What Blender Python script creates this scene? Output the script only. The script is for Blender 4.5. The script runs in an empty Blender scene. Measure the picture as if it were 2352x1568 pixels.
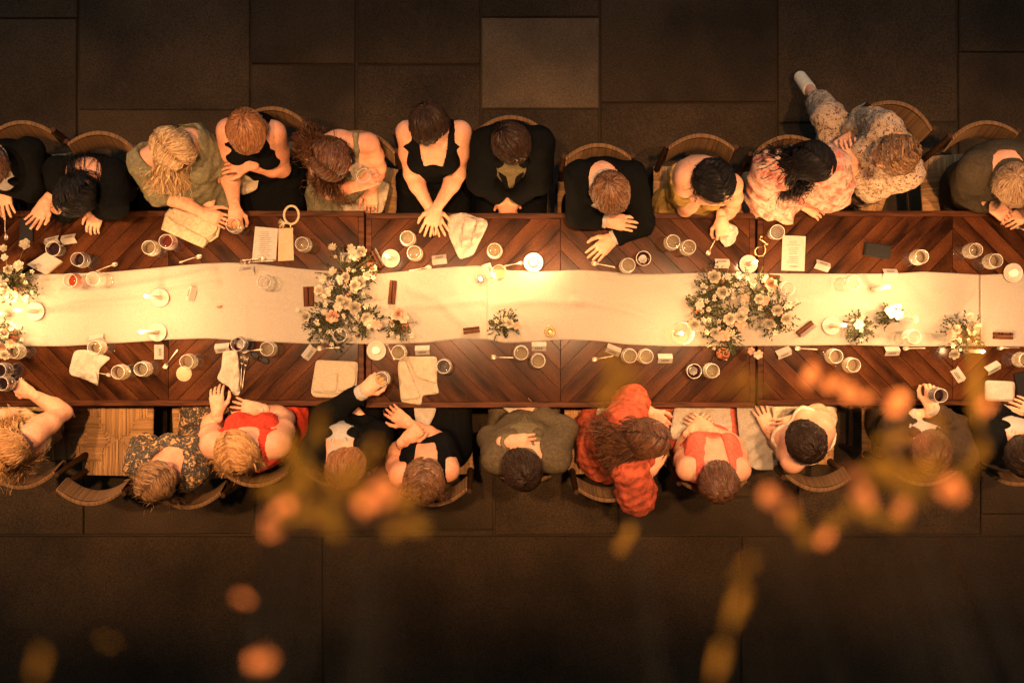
import bpy, bmesh, math, random
import numpy as np
from mathutils import Vector, Matrix
from mathutils.geometry import delaunay_2d_cdt

# ------------------------------------------------------------------ camera, world, light, exposure
scene = bpy.context.scene
COL = scene.collection
CZ = 6.35                       # the photographer holds the camera out over the balcony, 6.35 m above the paving
FP = 2529.0
def W(px, py, z):               # a point of the photograph at a known height above the paving, in metres
    return np.array([(px-1176.0)/FP*(CZ-z), -(py-784.0)/FP*(CZ-z), z])

cam_d = bpy.data.cameras.new('camera'); cam = bpy.data.objects.new('camera', cam_d); COL.objects.link(cam)
cam.location = (0, 0, CZ); cam.rotation_euler = (0, 0, 0)
cam_d.sensor_width = 36.0; cam_d.lens = 36.0*FP/2352.0; cam_d.clip_start = 0.02; cam_d.clip_end = 3000
cam_d.dof.use_dof = True; cam_d.dof.focus_distance = 5.45; cam_d.dof.aperture_fstop = 1.9; cam_d.dof.aperture_blades = 0
scene.camera = cam

world = bpy.data.worlds.new('World'); scene.world = world; world.use_nodes = True
wn = world.node_tree.nodes; wn.clear()
wo = wn.new('ShaderNodeOutputWorld'); wb = wn.new('ShaderNodeBackground'); ws = wn.new('ShaderNodeTexSky')
ws.sky_type = 'NISHITA'; ws.sun_disc = False; ws.sun_elevation = math.radians(9.0); ws.sun_rotation = math.radians(200)
wb.inputs['Strength'].default_value = 0.15
world.node_tree.links.new(ws.outputs[0], wb.inputs[0]); world.node_tree.links.new(wb.outputs[0], wo.inputs[0])

sun_d = bpy.data.lights.new('dusk_light', 'SUN'); sun_d.energy = 0.28; sun_d.angle = math.radians(30); sun_d.color = (1.0, .93, .74)  # weak sun added as fill, lifts the dark paving
sun = bpy.data.objects.new('dusk_light', sun_d); COL.objects.link(sun); sun.rotation_euler = (math.radians(-35), 0, math.radians(12))
KEY_W = 2250.0                    # watts of each added spot lamp above the table
KEY_COL = (1.0, 0.49, 0.205)
SPOT_X = [-2.75, -1.65, -0.55, 0.55, 1.65, 2.75]
SPOT_Y, SPOT_Z = 0.36, 7.0
CANDLE_W = 9.0
CANDLE_COL = (1.0, 0.52, 0.22)

scene.view_settings.view_transform = 'Standard'; scene.view_settings.look = 'None'
scene.view_settings.exposure = 0.0; scene.view_settings.gamma = 1.0
scene.view_settings.use_curve_mapping = False
scene.render.engine = 'CYCLES'
scene.cycles.max_bounces = 10; scene.cycles.transparent_max_bounces = 24
scene.cycles.use_denoising = True; scene.cycles.sample_clamp_indirect = 4.0

# ------------------------------------------------------------------ helpers
rng = np.random.default_rng(7)
random.seed(7)
def V(*a): return np.array(a, dtype=float)
def unit(v):
    v = np.asarray(v, float); n = np.linalg.norm(v); return v/(n if n > 1e-9 else 1)
def perp(v):
    a = V(0, 0, 1) if abs(v[2]) < .9 else V(1, 0, 0)
    return unit(np.cross(v, a))

def tag(o, label=None, cat=None, group=None, kind=None):
    if label: o['label'] = label
    if cat: o['category'] = cat
    if group: o['group'] = group
    if kind: o['kind'] = kind
    return o

def mesh_data(name, v, f, mat=None, smooth=False):
    m = bpy.data.meshes.new(name)
    v = np.asarray(v, float)
    if isinstance(f, np.ndarray):
        k = f.shape[1]; n = len(f)
        m.vertices.add(len(v)); m.vertices.foreach_set('co', v.ravel())
        m.loops.add(n*k); m.loops.foreach_set('vertex_index', f.astype(np.int32).ravel())
        m.polygons.add(n); m.polygons.foreach_set('loop_start', np.arange(0, n*k, k, dtype=np.int32))
        m.update(calc_edges=True); m.validate()
    else:
        m.from_pydata(v.tolist(), [], f); m.update()
    if smooth: m.polygons.foreach_set('use_smooth', np.ones(len(m.polygons), dtype=bool))
    if mat: m.materials.append(mat)
    return m

def link(name, data, parent=None, loc=None, rot=None):
    o = bpy.data.objects.new(name, data); COL.objects.link(o)
    if loc is not None: o.location = tuple(float(c) for c in loc)
    if rot is not None: o.rotation_euler = rot
    if parent is not None: o.parent = parent
    return o

def empty(name, loc=(0, 0, 0), rz=0.0):
    o = link(name, None, None, loc, (0, 0, rz)); o.empty_display_size = .05
    return o

def copy_tree(o, parent=None):
    c = o.copy(); COL.objects.link(c); c.parent = parent
    for ch in o.children: copy_tree(ch, c)
    return c

class MB:
    """collects vertices and faces of one part"""
    def __init__(s): s.v = []; s.f = []
    def add(s, v, f):
        b = len(s.v); s.v += [tuple(float(c) for c in p) for p in v]; s.f += [tuple(int(i)+b for i in q) for q in f]; return s
    def box(s, lo, hi, bev=0.0):
        lo = np.array(lo, float); hi = np.array(hi, float)
        if bev <= 0:
            v = [(x, y, z) for z in (lo[2], hi[2]) for y in (lo[1], hi[1]) for x in (lo[0], hi[0])]
            return s.add(v, [(0, 2, 3, 1), (4, 5, 7, 6), (0, 1, 5, 4), (2, 6, 7, 3), (0, 4, 6, 2), (1, 3, 7, 5)])
        b = bev; v = []; 
        for z, i in ((lo[2], 0), (hi[2]-b, 0), (hi[2], b)):
            v += [(lo[0]+i, lo[1]+i, z), (hi[0]-i, lo[1]+i, z), (hi[0]-i, hi[1]-i, z), (lo[0]+i, hi[1]-i, z)]
        f = [(3, 2, 1, 0), (8, 9, 10, 11)]
        for r in (0, 4):
            for k in range(4): f.append((r+k, r+(k+1) % 4, r+4+(k+1) % 4, r+4+k))
        return s.add(v, f)
    def tube(s, path, rad, n=8, cap=True, squash=None):
        path = [np.asarray(p, float) for p in path]; m = len(path)
        rad = [rad]*m if np.isscalar(rad) else list(rad)
        v = []; f = []; side = None
        for i, p in enumerate(path):
            d = unit(path[min(i+1, m-1)]-path[max(i-1, 0)])
            if side is None: side = perp(d)
            side = unit(side-d*np.dot(side, d)); up = np.cross(d, side)
            for k in range(n):
                a = 2*math.pi*k/n
                v.append(p+rad[i]*(side*math.cos(a)+up*math.sin(a)*(squash or 1)))
        for i in range(m-1):
            for k in range(n):
                f.append((i*n+k, i*n+(k+1) % n, (i+1)*n+(k+1) % n, (i+1)*n+k))
        if cap: f.append(tuple(range(n-1, -1, -1))); f.append(tuple((m-1)*n+k for k in range(n)))
        return s.add(v, f)
    def lathe(s, prof, n=20, c=(0, 0, 0)):
        v = []; f = []; m = len(prof)
        for r, z in prof:
            for k in range(n):
                a = 2*math.pi*k/n; v.append((c[0]+r*math.cos(a), c[1]+r*math.sin(a), c[2]+z))
        for i in range(m-1):
            for k in range(n): f.append((i*n+k, i*n+(k+1) % n, (i+1)*n+(k+1) % n, (i+1)*n+k))
        return s.add(v, f)
    def ell(s, c, r, n=12, m=8, R=None):
        v = []; f = []; R = np.eye(3) if R is None else R
        for i in range(m+1):
            t = math.pi*i/m
            for k in range(n):
                a = 2*math.pi*k/n
                v.append(np.asarray(c)+R@(np.asarray(r)*V(math.sin(t)*math.cos(a), math.sin(t)*math.sin(a), -math.cos(t))))
        for i in range(m):
            for k in range(n): f.append((i*n+k, i*n+(k+1) % n, (i+1)*n+(k+1) % n, (i+1)*n+k))
        return s.add(v, f)
    def prism(s, pts, z0, z1, bev=0.0):
        n = len(pts); c = np.mean(np.array(pts), 0)
        v = [(p[0], p[1], z0) for p in pts]+[(p[0], p[1], z1-bev) for p in pts]
        f = [tuple(range(n-1, -1, -1))]
        for k in range(n): f.append((k, (k+1) % n, n+(k+1) % n, n+k))
        if bev > 0:
            for p in pts:
                d = c-np.array(p); l = np.linalg.norm(d); q = np.array(p)+d/l*bev*1.2; v.append((q[0], q[1], z1))
            for k in range(n): f.append((n+k, n+(k+1) % n, 2*n+(k+1) % n, 2*n+k))
            f.append(tuple(2*n+k for k in range(n)))
        else: f.append(tuple(n+k for k in range(n)))
        return s.add(v, f)
    def data(s, name, mat=None, smooth=False): return mesh_data(name, s.v, s.f, mat, smooth)
    def build(s, name, mat=None, parent=None, smooth=False, loc=None, rot=None):
        return link(name, s.data(name, mat, smooth), parent, loc, rot)

# ------------------------------------------------------------------ materials
def new_mat(name):
    m = bpy.data.materials.new(name); m.use_nodes = True
    nt = m.node_tree; b = nt.nodes['Principled BSDF']
    return m, nt, b
def node(nt, t, **kw):
    n = nt.nodes.new(t)
    for k, v in kw.items(): setattr(n, k, v)
    return n
def mat(name, col, rough=.6, col2=None, scale=8.0, stretch=None, detail=4.0, bump=0.0, bscale=None, metal=0.0, spec=0.5, rnd=0.0, coord='Object', lo=.35, hi=.65, sheen=0.0, sss=0.0, speck=0.0, sscale=240.0):
    m, nt, b = new_mat(name); L = nt.links.new
    tc = node(nt, 'ShaderNodeTexCoord'); mp = node(nt, 'ShaderNodeMapping')
    L(tc.outputs[coord], mp.inputs[0])
    if stretch: mp.inputs['Scale'].default_value = stretch
    oi = node(nt, 'ShaderNodeObjectInfo')
    if rnd:
        ml = node(nt, 'ShaderNodeMath', operation='MULTIPLY'); ml.inputs[1].default_value = 37.0
        L(oi.outputs['Random'], ml.inputs[0]); L(ml.outputs[0], mp.inputs['Location'])
    nz = node(nt, 'ShaderNodeTexNoise'); nz.inputs['Scale'].default_value = scale; nz.inputs['Detail'].default_value = detail
    L(mp.outputs[0], nz.inputs['Vector'])
    rp = node(nt, 'ShaderNodeValToRGB'); rp.color_ramp.elements[0].position = lo; rp.color_ramp.elements[1].position = hi
    c2 = col2 or tuple(c*.8 for c in col)
    rp.color_ramp.elements[0].color = (*c2, 1); rp.color_ramp.elements[1].color = (*col, 1)
    L(nz.outputs['Fac'], rp.inputs[0]); out = rp.outputs[0]
    if rnd:
        hs = node(nt, 'ShaderNodeHueSaturation'); mr = node(nt, 'ShaderNodeMapRange')
        mr.inputs['To Min'].default_value = 1-rnd; mr.inputs['To Max'].default_value = 1+rnd
        L(oi.outputs['Random'], mr.inputs[0]); L(mr.outputs[0], hs.inputs['Value']); L(out, hs.inputs['Color']); out = hs.outputs[0]
    if speck:
        sn = node(nt, 'ShaderNodeTexNoise'); sn.inputs['Scale'].default_value = sscale; sn.inputs['Detail'].default_value = 2; L(tc.outputs[coord], sn.inputs['Vector'])
        sr = node(nt, 'ShaderNodeMapRange'); sr.inputs['From Min'].default_value = .3; sr.inputs['From Max'].default_value = .7; sr.inputs['To Min'].default_value = 1-speck; sr.inputs['To Max'].default_value = 1+speck
        sh = node(nt, 'ShaderNodeHueSaturation'); L(sn.outputs['Fac'], sr.inputs[0]); L(sr.outputs[0], sh.inputs['Value']); L(out, sh.inputs['Color']); out = sh.outputs[0]
    L(out, b.inputs['Base Color'])
    b.inputs['Roughness'].default_value = rough; b.inputs['Metallic'].default_value = metal
    b.inputs['Specular IOR Level'].default_value = spec
    if sheen: b.inputs['Sheen Weight'].default_value = sheen
    if sss:
        b.inputs['Subsurface Weight'].default_value = sss; b.inputs['Subsurface Radius'].default_value = (.012, .005, .003)
    if bump:
        bn = node(nt, 'ShaderNodeTexNoise'); bn.inputs['Scale'].default_value = bscale or scale*4; bn.inputs['Detail'].default_value = 3
        L(mp.outputs[0], bn.inputs['Vector'])
        bp = node(nt, 'ShaderNodeBump'); bp.inputs['Strength'].default_value = bump; bp.inputs['Distance'].default_value = .01
        L(bn.outputs['Fac'], bp.inputs['Height']); L(bp.outputs[0], b.inputs['Normal'])
    return m

def glass_mat(name, tint=(.985, .985, .97), rough=.03, blend=.5, fac_lo=.025, fac_hi=.55, dif=(.75, .72, .66), dfac=.35):
    m = bpy.data.materials.new(name); m.use_nodes = True; nt = m.node_tree; nt.nodes.clear(); L = nt.links.new
    o = node(nt, 'ShaderNodeOutputMaterial'); mx = node(nt, 'ShaderNodeMixShader')
    tr = node(nt, 'ShaderNodeBsdfTransparent'); tr.inputs[0].default_value = (*tint, 1)
    gl = node(nt, 'ShaderNodeBsdfGlossy'); gl.inputs['Roughness'].default_value = rough; gl.inputs[0].default_value = (.95, .93, .88, 1)
    lw = node(nt, 'ShaderNodeLayerWeight'); lw.inputs[0].default_value = blend
    mr = node(nt, 'ShaderNodeMapRange'); mr.inputs['From Min'].default_value = .45; mr.inputs['To Min'].default_value = fac_lo; mr.inputs['To Max'].default_value = fac_hi
    L(lw.outputs['Facing'], mr.inputs[0]); df = node(nt, 'ShaderNodeBsdfDiffuse'); df.inputs[0].default_value = (*dif, 1); m2 = node(nt, 'ShaderNodeMixShader'); m2.inputs[0].default_value = dfac  # pale diffuse share stands in for light refracted by the glass
    L(gl.outputs[0], m2.inputs[1]); L(df.outputs[0], m2.inputs[2])
    L(mr.outputs[0], mx.inputs[0]); L(tr.outputs[0], mx.inputs[1]); L(m2.outputs[0], mx.inputs[2])
    L(mx.outputs[0], o.inputs[0]); return m

def emit_mat(name, col, strength):
    m, nt, b = new_mat(name)
    b.inputs['Base Color'].default_value = (*col, 1); b.inputs['Emission Color'].default_value = (*col, 1)
    b.inputs['Emission Strength'].default_value = strength; return m

def pattern_mat(name, ground, spots, scale=30, size=.35, rough=.8, soft=.08, jitter=6):
    """printed cloth: scattered blossoms (voronoi cells) on a ground colour"""
    m, nt, b = new_mat(name); L = nt.links.new
    tc = node(nt, 'ShaderNodeTexCoord'); nz = node(nt, 'ShaderNodeTexNoise'); nz.inputs['Scale'].default_value = jitter*6; nz.inputs['Detail'].default_value = 3
    L(tc.outputs['Object'], nz.inputs['Vector'])
    mxv = node(nt, 'ShaderNodeMix', data_type='VECTOR'); mxv.inputs['Factor'].default_value = .06
    L(tc.outputs['Object'], mxv.inputs['A']); L(nz.outputs['Color'], mxv.inputs['B'])
    prev = None
    last = ground
    vals = [(scale, size)]+[(scale*1.9, size*.8)]*(len(spots)-1)
    col = None
    for i, (sc_, sz) in enumerate(vals):
        vo = node(nt, 'ShaderNodeTexVoronoi'); vo.inputs['Scale'].default_value = sc_*(1+.13*i)
        L(mxv.outputs['Result'], vo.inputs['Vector'])
        mr = node(nt, 'ShaderNodeMapRange'); mr.inputs['From Min'].default_value = sz-soft; mr.inputs['From Max'].default_value = sz+soft
        mr.inputs['To Min'].default_value = 1; mr.inputs['To Max'].default_value = 0
        L(vo.outputs['Distance'], mr.inputs[0])
        mx = node(nt, 'ShaderNodeMix', data_type='RGBA'); L(mr.outputs[0], mx.inputs['Factor'])
        if col is None: mx.inputs['A'].default_value = (*ground, 1)
        else: L(col, mx.inputs['A'])
        mx.inputs['B'].default_value = (*spots[i], 1); col = mx.outputs['Result']
    L(col, b.inputs['Base Color']); b.inputs['Roughness'].default_value = rough
    return m

M = {}
M['plank'] = mat('oiled dark wood', (.070, .024, .0085), .16, (.008, .0031, .0016), 2.1, (1.5, 5, 5), 10, 0, 40, rnd=.10, lo=.33, hi=.74, spec=.05, speck=.35, sscale=150)
M['frame_wood'] = mat('dark table frame', (.060, .020, .008), .35, (.018, .007, .003), 4, (2, 14, 14), 5, 0, 30, rnd=.2, spec=.03)
M['slab'] = mat('dark paving stone', (.045, .031, .0175), .9, (.023, .017, .011), 1.7, None, 12, .35, 55, rnd=.10, spec=.04, speck=.5, sscale=170)
M['slab_pale'] = mat('pale paving stone', (.10, .071, .041), .9, (.064, .047, .029), 2.5, None, 12, .35, 55, spec=.04, speck=.35, sscale=170)
M['mortar'] = mat('mortar', (.040, .029, .018), .95, None, 9, bump=.3, spec=.05)
M['linen'] = mat('cream linen', (.30, .275, .225), .95, (.25, .228, .185), 160, (1, 1, 1), 3, .35, 420, spec=.05)
M['napkin'] = mat('off white napkin cloth', (.36, .325, .26), .95, (.29, .26, .20), 120, None, 3, .3, 380)
M['napkin_warm'] = mat('natural linen napkin', (.36, .305, .21), .95, (.30, .25, .17), 120, None, 3, .3, 380)
M['paper'] = mat('white paper', (.34, .315, .27), .9, (.30, .28, .24), 60, spec=.1)
M['paper_tan'] = mat('tan paper', (.38, .28, .17), .9, (.32, .24, .14), 60)
M['ink'] = mat('dark ink', (.03, .015, .008), .9, spec=.05)
M['ink_red'] = mat('red ink', (.22, .025, .012), .9, spec=.05)
M['ceramic'] = mat('white ceramic', (.36, .335, .285), .4, (.31, .285, .24), 20, spec=.3)
M['ceramic_grey'] = mat('sandy ceramic', (.45, .38, .28), .45, (.38, .32, .23), 30)
M['wax'] = mat('ivory wax', (.85, .76, .58), .5, (.8, .7, .52), 20)
M['flame'] = emit_mat('candle flame', (1.0, .62, .25), 55.0)
M['wick'] = mat('wick', (.02, .015, .01), .9)
M['steel'] = mat('polished cutlery steel', (.34, .28, .22), .45, (.24, .2, .15), 60, metal=1.0)
M['brass'] = mat('brass jewellery', (.72, .55, .28), .3, None, 30, metal=1.0)
M['glass'] = glass_mat('clear glass')
M['glass_rim'] = mat('bright glass rim', (.62, .58, .50), .15, None, 10)  # pale opaque ring, the glint of a glass rim put into colour
M['acrylic'] = glass_mat('frosted acrylic', (.9, .86, .78), .25, .3, .12, .6)
def wine_mat(name, col, rough=.05, trans=.6):
    m = glass_mat(name, col, rough, .5, .10, .25, tuple(.75*c for c in col), .7); return m
M['white_wine'] = wine_mat('white wine', (.96, .90, .70))
M['rose_wine'] = wine_mat('rose wine', (.72, .24, .13))
M['red_wine'] = mat('red wine', (.012, .003, .002), .2, spec=.3)
M['water'] = wine_mat('water', (.93, .93, .9))
M['block_wood'] = mat('walnut menu block', (.085, .028, .011), .6, (.04, .014, .006), 12, (1, 8, 8), rnd=.2, spec=.05)
M['rush'] = None
M['chair_wood'] = mat('chair wood', (.045, .021, .010), .6, (.022, .011, .005), 10, (1, 1, 6), spec=.08)
M['black_plastic'] = mat('black plastic', (.008, .008, .009), .45, spec=.1)
M['leather_black'] = mat('black leather', (.010, .010, .010), .6, None, 60, bump=.3, spec=.08)
M['clutch'] = mat('pleated cream satin', (.44, .37, .24), .6, (.32, .26, .16), 90, spec=.15, bump=.3, bscale=180)
M['terracotta'] = mat('terracotta', (.42, .13, .06), .75, (.30, .09, .04), 14, bump=.2)
M['petal'] = mat('white petals', (.46, .42, .32), .85, (.34, .29, .19), 90, spec=.08, rnd=.25)
M['petal_pink'] = mat('blush petals', (.50, .30, .20), .8, (.42, .20, .12), 60)
M['flower_eye'] = mat('flower centre', (.55, .33, .05), .8, (.3, .2, .04), 90)
M['leaf'] = mat('dark green leaves', (.030, .034, .010), .7, (.014, .018, .006), 30, rnd=.25, spec=.1)
M['stem'] = mat('green stems', (.06, .06, .02), .6)
M['leather_cream'] = mat('cream leather', (.68, .60, .44), .5, (.6, .52, .38), 30)
# ------------------------------------------------------------------ the setting: ground, paving slabs, house with balcony
g = MB(); g.add([(-400, -400, -.06), (400, -400, -.06), (400, 400, -.06), (-400, 400, -.06)], [(0, 1, 2, 3)])
ground = g.build('ground', M['mortar']); tag(ground, kind='structure')
terrace = empty('paving', (0, 0, 0)); tag(terrace, kind='structure')
tb = MB(); tb.box((-6, -6, -.058), (6, 6, -.02)); tb.build('mortar_bed', M['mortar'], terrace)
def slab(x0, y0, x1, y1, m='slab'):
    a = W(x0, y1, 0); b = W(x1, y0, 0); c = (a+b)/2; h = (b-a)/2
    j = rng.uniform(-.0035, .0035, 8); n = []
    for k, (sx, sy) in enumerate(((-1, -1), (1, -1), (1, 1), (-1, 1))): n.append((sx*h[0]+j[k], sy*h[1]+j[k+4]))
    o = MB().prism(n, -.03, float(rng.uniform(-.003, .003)), .006).build('paving_slab', M[m], terrace, loc=(c[0], c[1], 0))
top_cols = [(-560, 176, (-320, 43, 440)), (180, 573, (-320, 252, 640)), (577, 816, (-320, 148, 500)), (820, 1103, (-320, 148, 500)),
            (1107, 1376, (-320, 40, 250, 560)), (1380, 1783, (-320, 236, 600)), (1787, 2198, (-320, 282, 620)), (2202, 2820, (-320, 120, 560))]
for x0, x1, ys in top_cols:
    for y0, y1 in zip(ys[:-1], ys[1:]):
        slab(x0+.6, y0+1.2, x1-.6, y1-1.2, 'slab_pale' if (x0 == 1107 and y0 == 40) else 'slab')
    slab(x0, ys[-1]+2, x1, 698)
bot_cols = [(-560, 190, (702, 1228)), (194, 586, (702, 1228)), (590, 1133, (702, 1218, 1228)),
            (1137, 1416, (702, 1228)), (1420, 1830, (702, 1141, 1228)), (1834, 2250, (702, 1228)), (2254, 2820, (702, 1180, 1228)),
            (-560, 740, (1230, 1900)), (744, 1700, (1230, 1900)), (1704, 2820, (1230, 1900))]
for x0, x1, ys in bot_cols:
    for y0, y1 in zip(ys[:-1], ys[1:]): slab(x0+.6-1, y0+1.2, x1+.4, y1-1.2)

M['plaster'] = mat('house plaster', (.30, .22, .14), .9, (.22, .16, .1), 5, bump=.3)
M['eave_wood'] = mat('eave boards', (.12, .07, .035), .7, None, 6, (1, 8, 1))
M['lamp_black'] = mat('black lamp housing', (.02, .02, .02), .45)
M['bulb'] = emit_mat('lit lamp glass', (1.0, .62, .3), 12.0)
house = empty('house', (0, -2.6, 0)); tag(house, 'plastered house wall with balcony above the long dinner table', 'house')
MB().box((-5.5, -.2, 0), (5.5, .2, 8.2)).build('wall', M['plaster'], house)
MB().box((-5.5, .203, 5.0), (5.5, 2.13, 5.2)).build('balcony_floor', M['plaster'], house)
MB().box((-5.5, 2.03, 5.203), (5.5, 2.13, 5.78)).build('parapet', M['plaster'], house)
MB().box((-5.5, .203, 7.3), (5.5, 3.2, 7.4)).build('eave', M['eave_wood'], house)

def added_spot(x, y=SPOT_Y, watts=KEY_W, cone_=32, label='small black spot lamp under the house eave pointing down at the table', group='spot lamps under the eave'):  # unseen fixture, added for the overhead light that candles cannot give
    o = empty('spot_lamp', (x, y, 7.298))
    tag(o, label, 'lamp', group)
    b = MB(); b.lathe([(0, 0), (.04, 0), (.04, -.02), (.012, -.024), (.012, -.09), (.05, -.10), (.055, -.24), (.047, -.24), (.045, -.2), (0, -.2)], 16)
    b.build('housing', M['lamp_black'], o, True)
    MB().lathe([(.044, -.222), (.03, -.226), (0, -.228)], 16).build('lens', M['bulb'], o, True)
    ld = bpy.data.lights.new('spot_light', 'SPOT'); ld.energy = watts; ld.color = KEY_COL; ld.spot_size = math.radians(cone_); ld.spot_blend = 1.0
    ld.shadow_soft_size = .09
    l = link('spot_light', ld, o, (0, 0, -.25)); l.rotation_euler = (math.radians(-2.9 if y > 0 else 17), 0, 0)
for x in SPOT_X: added_spot(x)
for x in (-.34, .34): added_spot(x, -.78, 430, 60, 'small black spot lamp under the eave aimed at the balcony planter', 'spot lamps over the planter')  # two more unseen lamps, added to brighten the trailing plants

# ------------------------------------------------------------------ tables
def clip(poly, n, d):              # keep n.p <= d
    out = []
    for i in range(len(poly)):
        a, b = poly[i], poly[(i+1) % len(poly)]; da, db = np.dot(n, a)-d, np.dot(n, b)-d
        if da <= 0: out.append(a)
        if (da < 0) != (db < 0): out.append(a+(b-a)*(da/(da-db)))
    return out
TT = .75
def table(x0, y0, x1, y1, label, drop=0.0):
    a = W(x0, y1, TT); b = W(x1, y0, TT); c = (a+b)/2; hx, hy = (b[0]-a[0])/2, (b[1]-a[1])/2
    root = empty('dining_table', (c[0], c[1], 0)); tag(root, label, 'table', 'wooden tables set end to end')
    z = TT-drop; fw = .03
    MB().box((-hx+.012, -hy+.012, z-.04), (hx-.012, hy-.012, z-.022)).build('underboard', M['frame_wood'], root)
    for sy in (-1, 1):
        MB().box((-hx, min(sy*hy, sy*(hy-fw)), z-.045), (hx, max(sy*hy, sy*(hy-fw)), z+.001), .003).build('edge_rail', M['frame_wood'], root)
    for sx in (-1, 1):
        MB().box((min(sx*hx, sx*(hx-fw)), -hy+fw+.001, z-.045), (max(sx*hx, sx*(hx-fw)), hy-fw-.001, z+.001), .003).build('edge_rail', M['frame_wood'], root)
    MB().box((-hx+.08, -hy+.08, z-.12), (hx-.08, hy-.08, z-.047)).build('apron', M['frame_wood'], root)
    for sx in (-1, 1):
        for sy in (-1, 1):
            MB().tube([(sx*(hx-.12), sy*(hy-.12), 0), (sx*(hx-.12), sy*(hy-.12), z-.1)], [.028, .042], 8).build('leg', M['frame_wood'], root)
    wq = .072; gap = .0022
    ix, iy = hx-fw-.0015, hy-fw-.0015
    for sx in (-1, 1):
        for sy in (-1, 1):
            ang = math.pi/4 if sx*sy < 0 else -math.pi/4
            d = V(math.cos(ang), math.sin(ang)); n = V(-d[1], d[0])
            rect = [V(0 if sx > 0 else -ix, 0 if sy > 0 else -iy), V(ix if sx > 0 else 0, 0 if sy > 0 else -iy),
                    V(ix if sx > 0 else 0, iy if sy > 0 else 0), V(0 if sx > 0 else -ix, iy if sy > 0 else 0)]
            rect = [p+V(sx*.001, sy*.001)*(1 if True else 0) for p in rect]
            ks = [np.dot(n, p) for p in rect]
            for k in range(int(math.floor(min(ks)/wq)), int(math.ceil(max(ks)/wq))):
                poly = clip(clip(rect, n, (k+1)*wq-gap/2), -n, -(k*wq+gap/2))
                if len(poly) < 3: continue
                P = np.array(poly); q = np.roll(P, -1, 0)
                area = abs(np.sum(P[:, 0]*q[:, 1]-q[:, 0]*P[:, 1]))/2
                if area < 2e-4: continue
                keep = [poly[i] for i in range(len(poly)) if np.linalg.norm(poly[i]-poly[i-1]) > 1e-4]
                cc = np.mean(keep, 0); loc = [((p-cc)@d, (p-cc)@n) for p in keep]
                o = MB().prism(loc, -.02, 0, .0012).build('plank', M['plank'], root, loc=(cc[0], cc[1], z+float(rng.uniform(-.0012, .0006))))
                o.rotation_euler = (0, 0, ang)
    return root
table(-62, 484, 836, 932, 'dark plank table under the wine red glass and the open menu booklet')
table(840, 489, 1735, 936, 'dark plank table between the two large flower clusters', .002)
table(1740, 484, 2637, 931, 'dark plank table under the upright printed menu and black box')

# ------------------------------------------------------------------ runner
RZ0 = TT+.0035
TOPE = np.array([(-80, 634), (0, 630), (150, 629), (250, 625), (330, 618), (400, 611), (470, 605), (530, 603), (600, 607), (660, 614), (730, 621), (800, 624), (870, 629), (960, 620), (1040, 613), (1100, 610), (1130, 619), (1230, 624), (1290, 622), (1330, 620), (1390, 623), (1450, 629), (1530, 629), (1600, 627), (1750, 628), (1950, 629), (2050, 628), (2120, 624), (2180, 627), (2250, 631), (2352, 628), (2700, 630)], float)
BOTE = np.array([(-80, 796), (0, 795), (150, 795), (300, 786), (400, 779), (480, 777), (560, 782), (640, 786), (700, 789), (800, 789), (870, 791), (980, 787), (1060, 778), (1120, 780), (1160, 788), (1220, 785), (1290, 780), (1360, 782), (1440, 791), (1530, 795), (1600, 795), (1800, 794), (1950, 792), (2100, 796), (2200, 794), (2352, 796), (2700, 795)], float)
FOLDS = [([(150, 672), (250, 668), (330, 655), (420, 640), (490, 622)], 9, .006), ([(170, 700), (250, 694), (330, 690), (400, 668), (500, 650)], 8, .005),
         ([(600, 622), (690, 650), (740, 670)], 9, .004), ([(880, 705), (1000, 700), (1110, 688)], 7, .003), ([(940, 660), (1010, 690), (1060, 740)], 10, .003),
         ([(1320, 690), (1420, 705), (1500, 730)], 8, .004), ([(1370, 634), (1440, 640), (1520, 634)], 6, .004), ([(480, 690), (600, 700), (720, 705)], 8, .003),
         ([(1130, 700), (1230, 690), (1330, 695)], 10, .003), ([(1740, 700), (1880, 690), (2000, 700)], 9, .003), ([(564, 610), (566, 780)], 2.5, .0015), ([(1312, 630), (1314, 780)], 2.5, .0015), ([(1868, 635), (1870, 790)], 2.5, .0015)]
def segdist(P, poly):
    best = np.full(len(P), 1e9); pts = [np.array(p, float) for p in poly]
    for a, b in zip(pts[:-1], pts[1:]):
        ab = b-a; t = np.clip(((P-a)@ab)/(ab@ab), 0, 1); best = np.minimum(best, np.linalg.norm(P-(a+t[:, None]*ab), axis=1))
    return best
def wavy(P, seed, scale, n=6):
    r = np.random.default_rng(seed); out = np.zeros(len(P))
    for i in range(n):
        k = r.normal(size=P.shape[1]); k = k/np.linalg.norm(k)*2*math.pi/(scale*r.uniform(.6, 1.8)); out += np.sin(P@k+r.uniform(0, 6.28))
    return out/n
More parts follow.
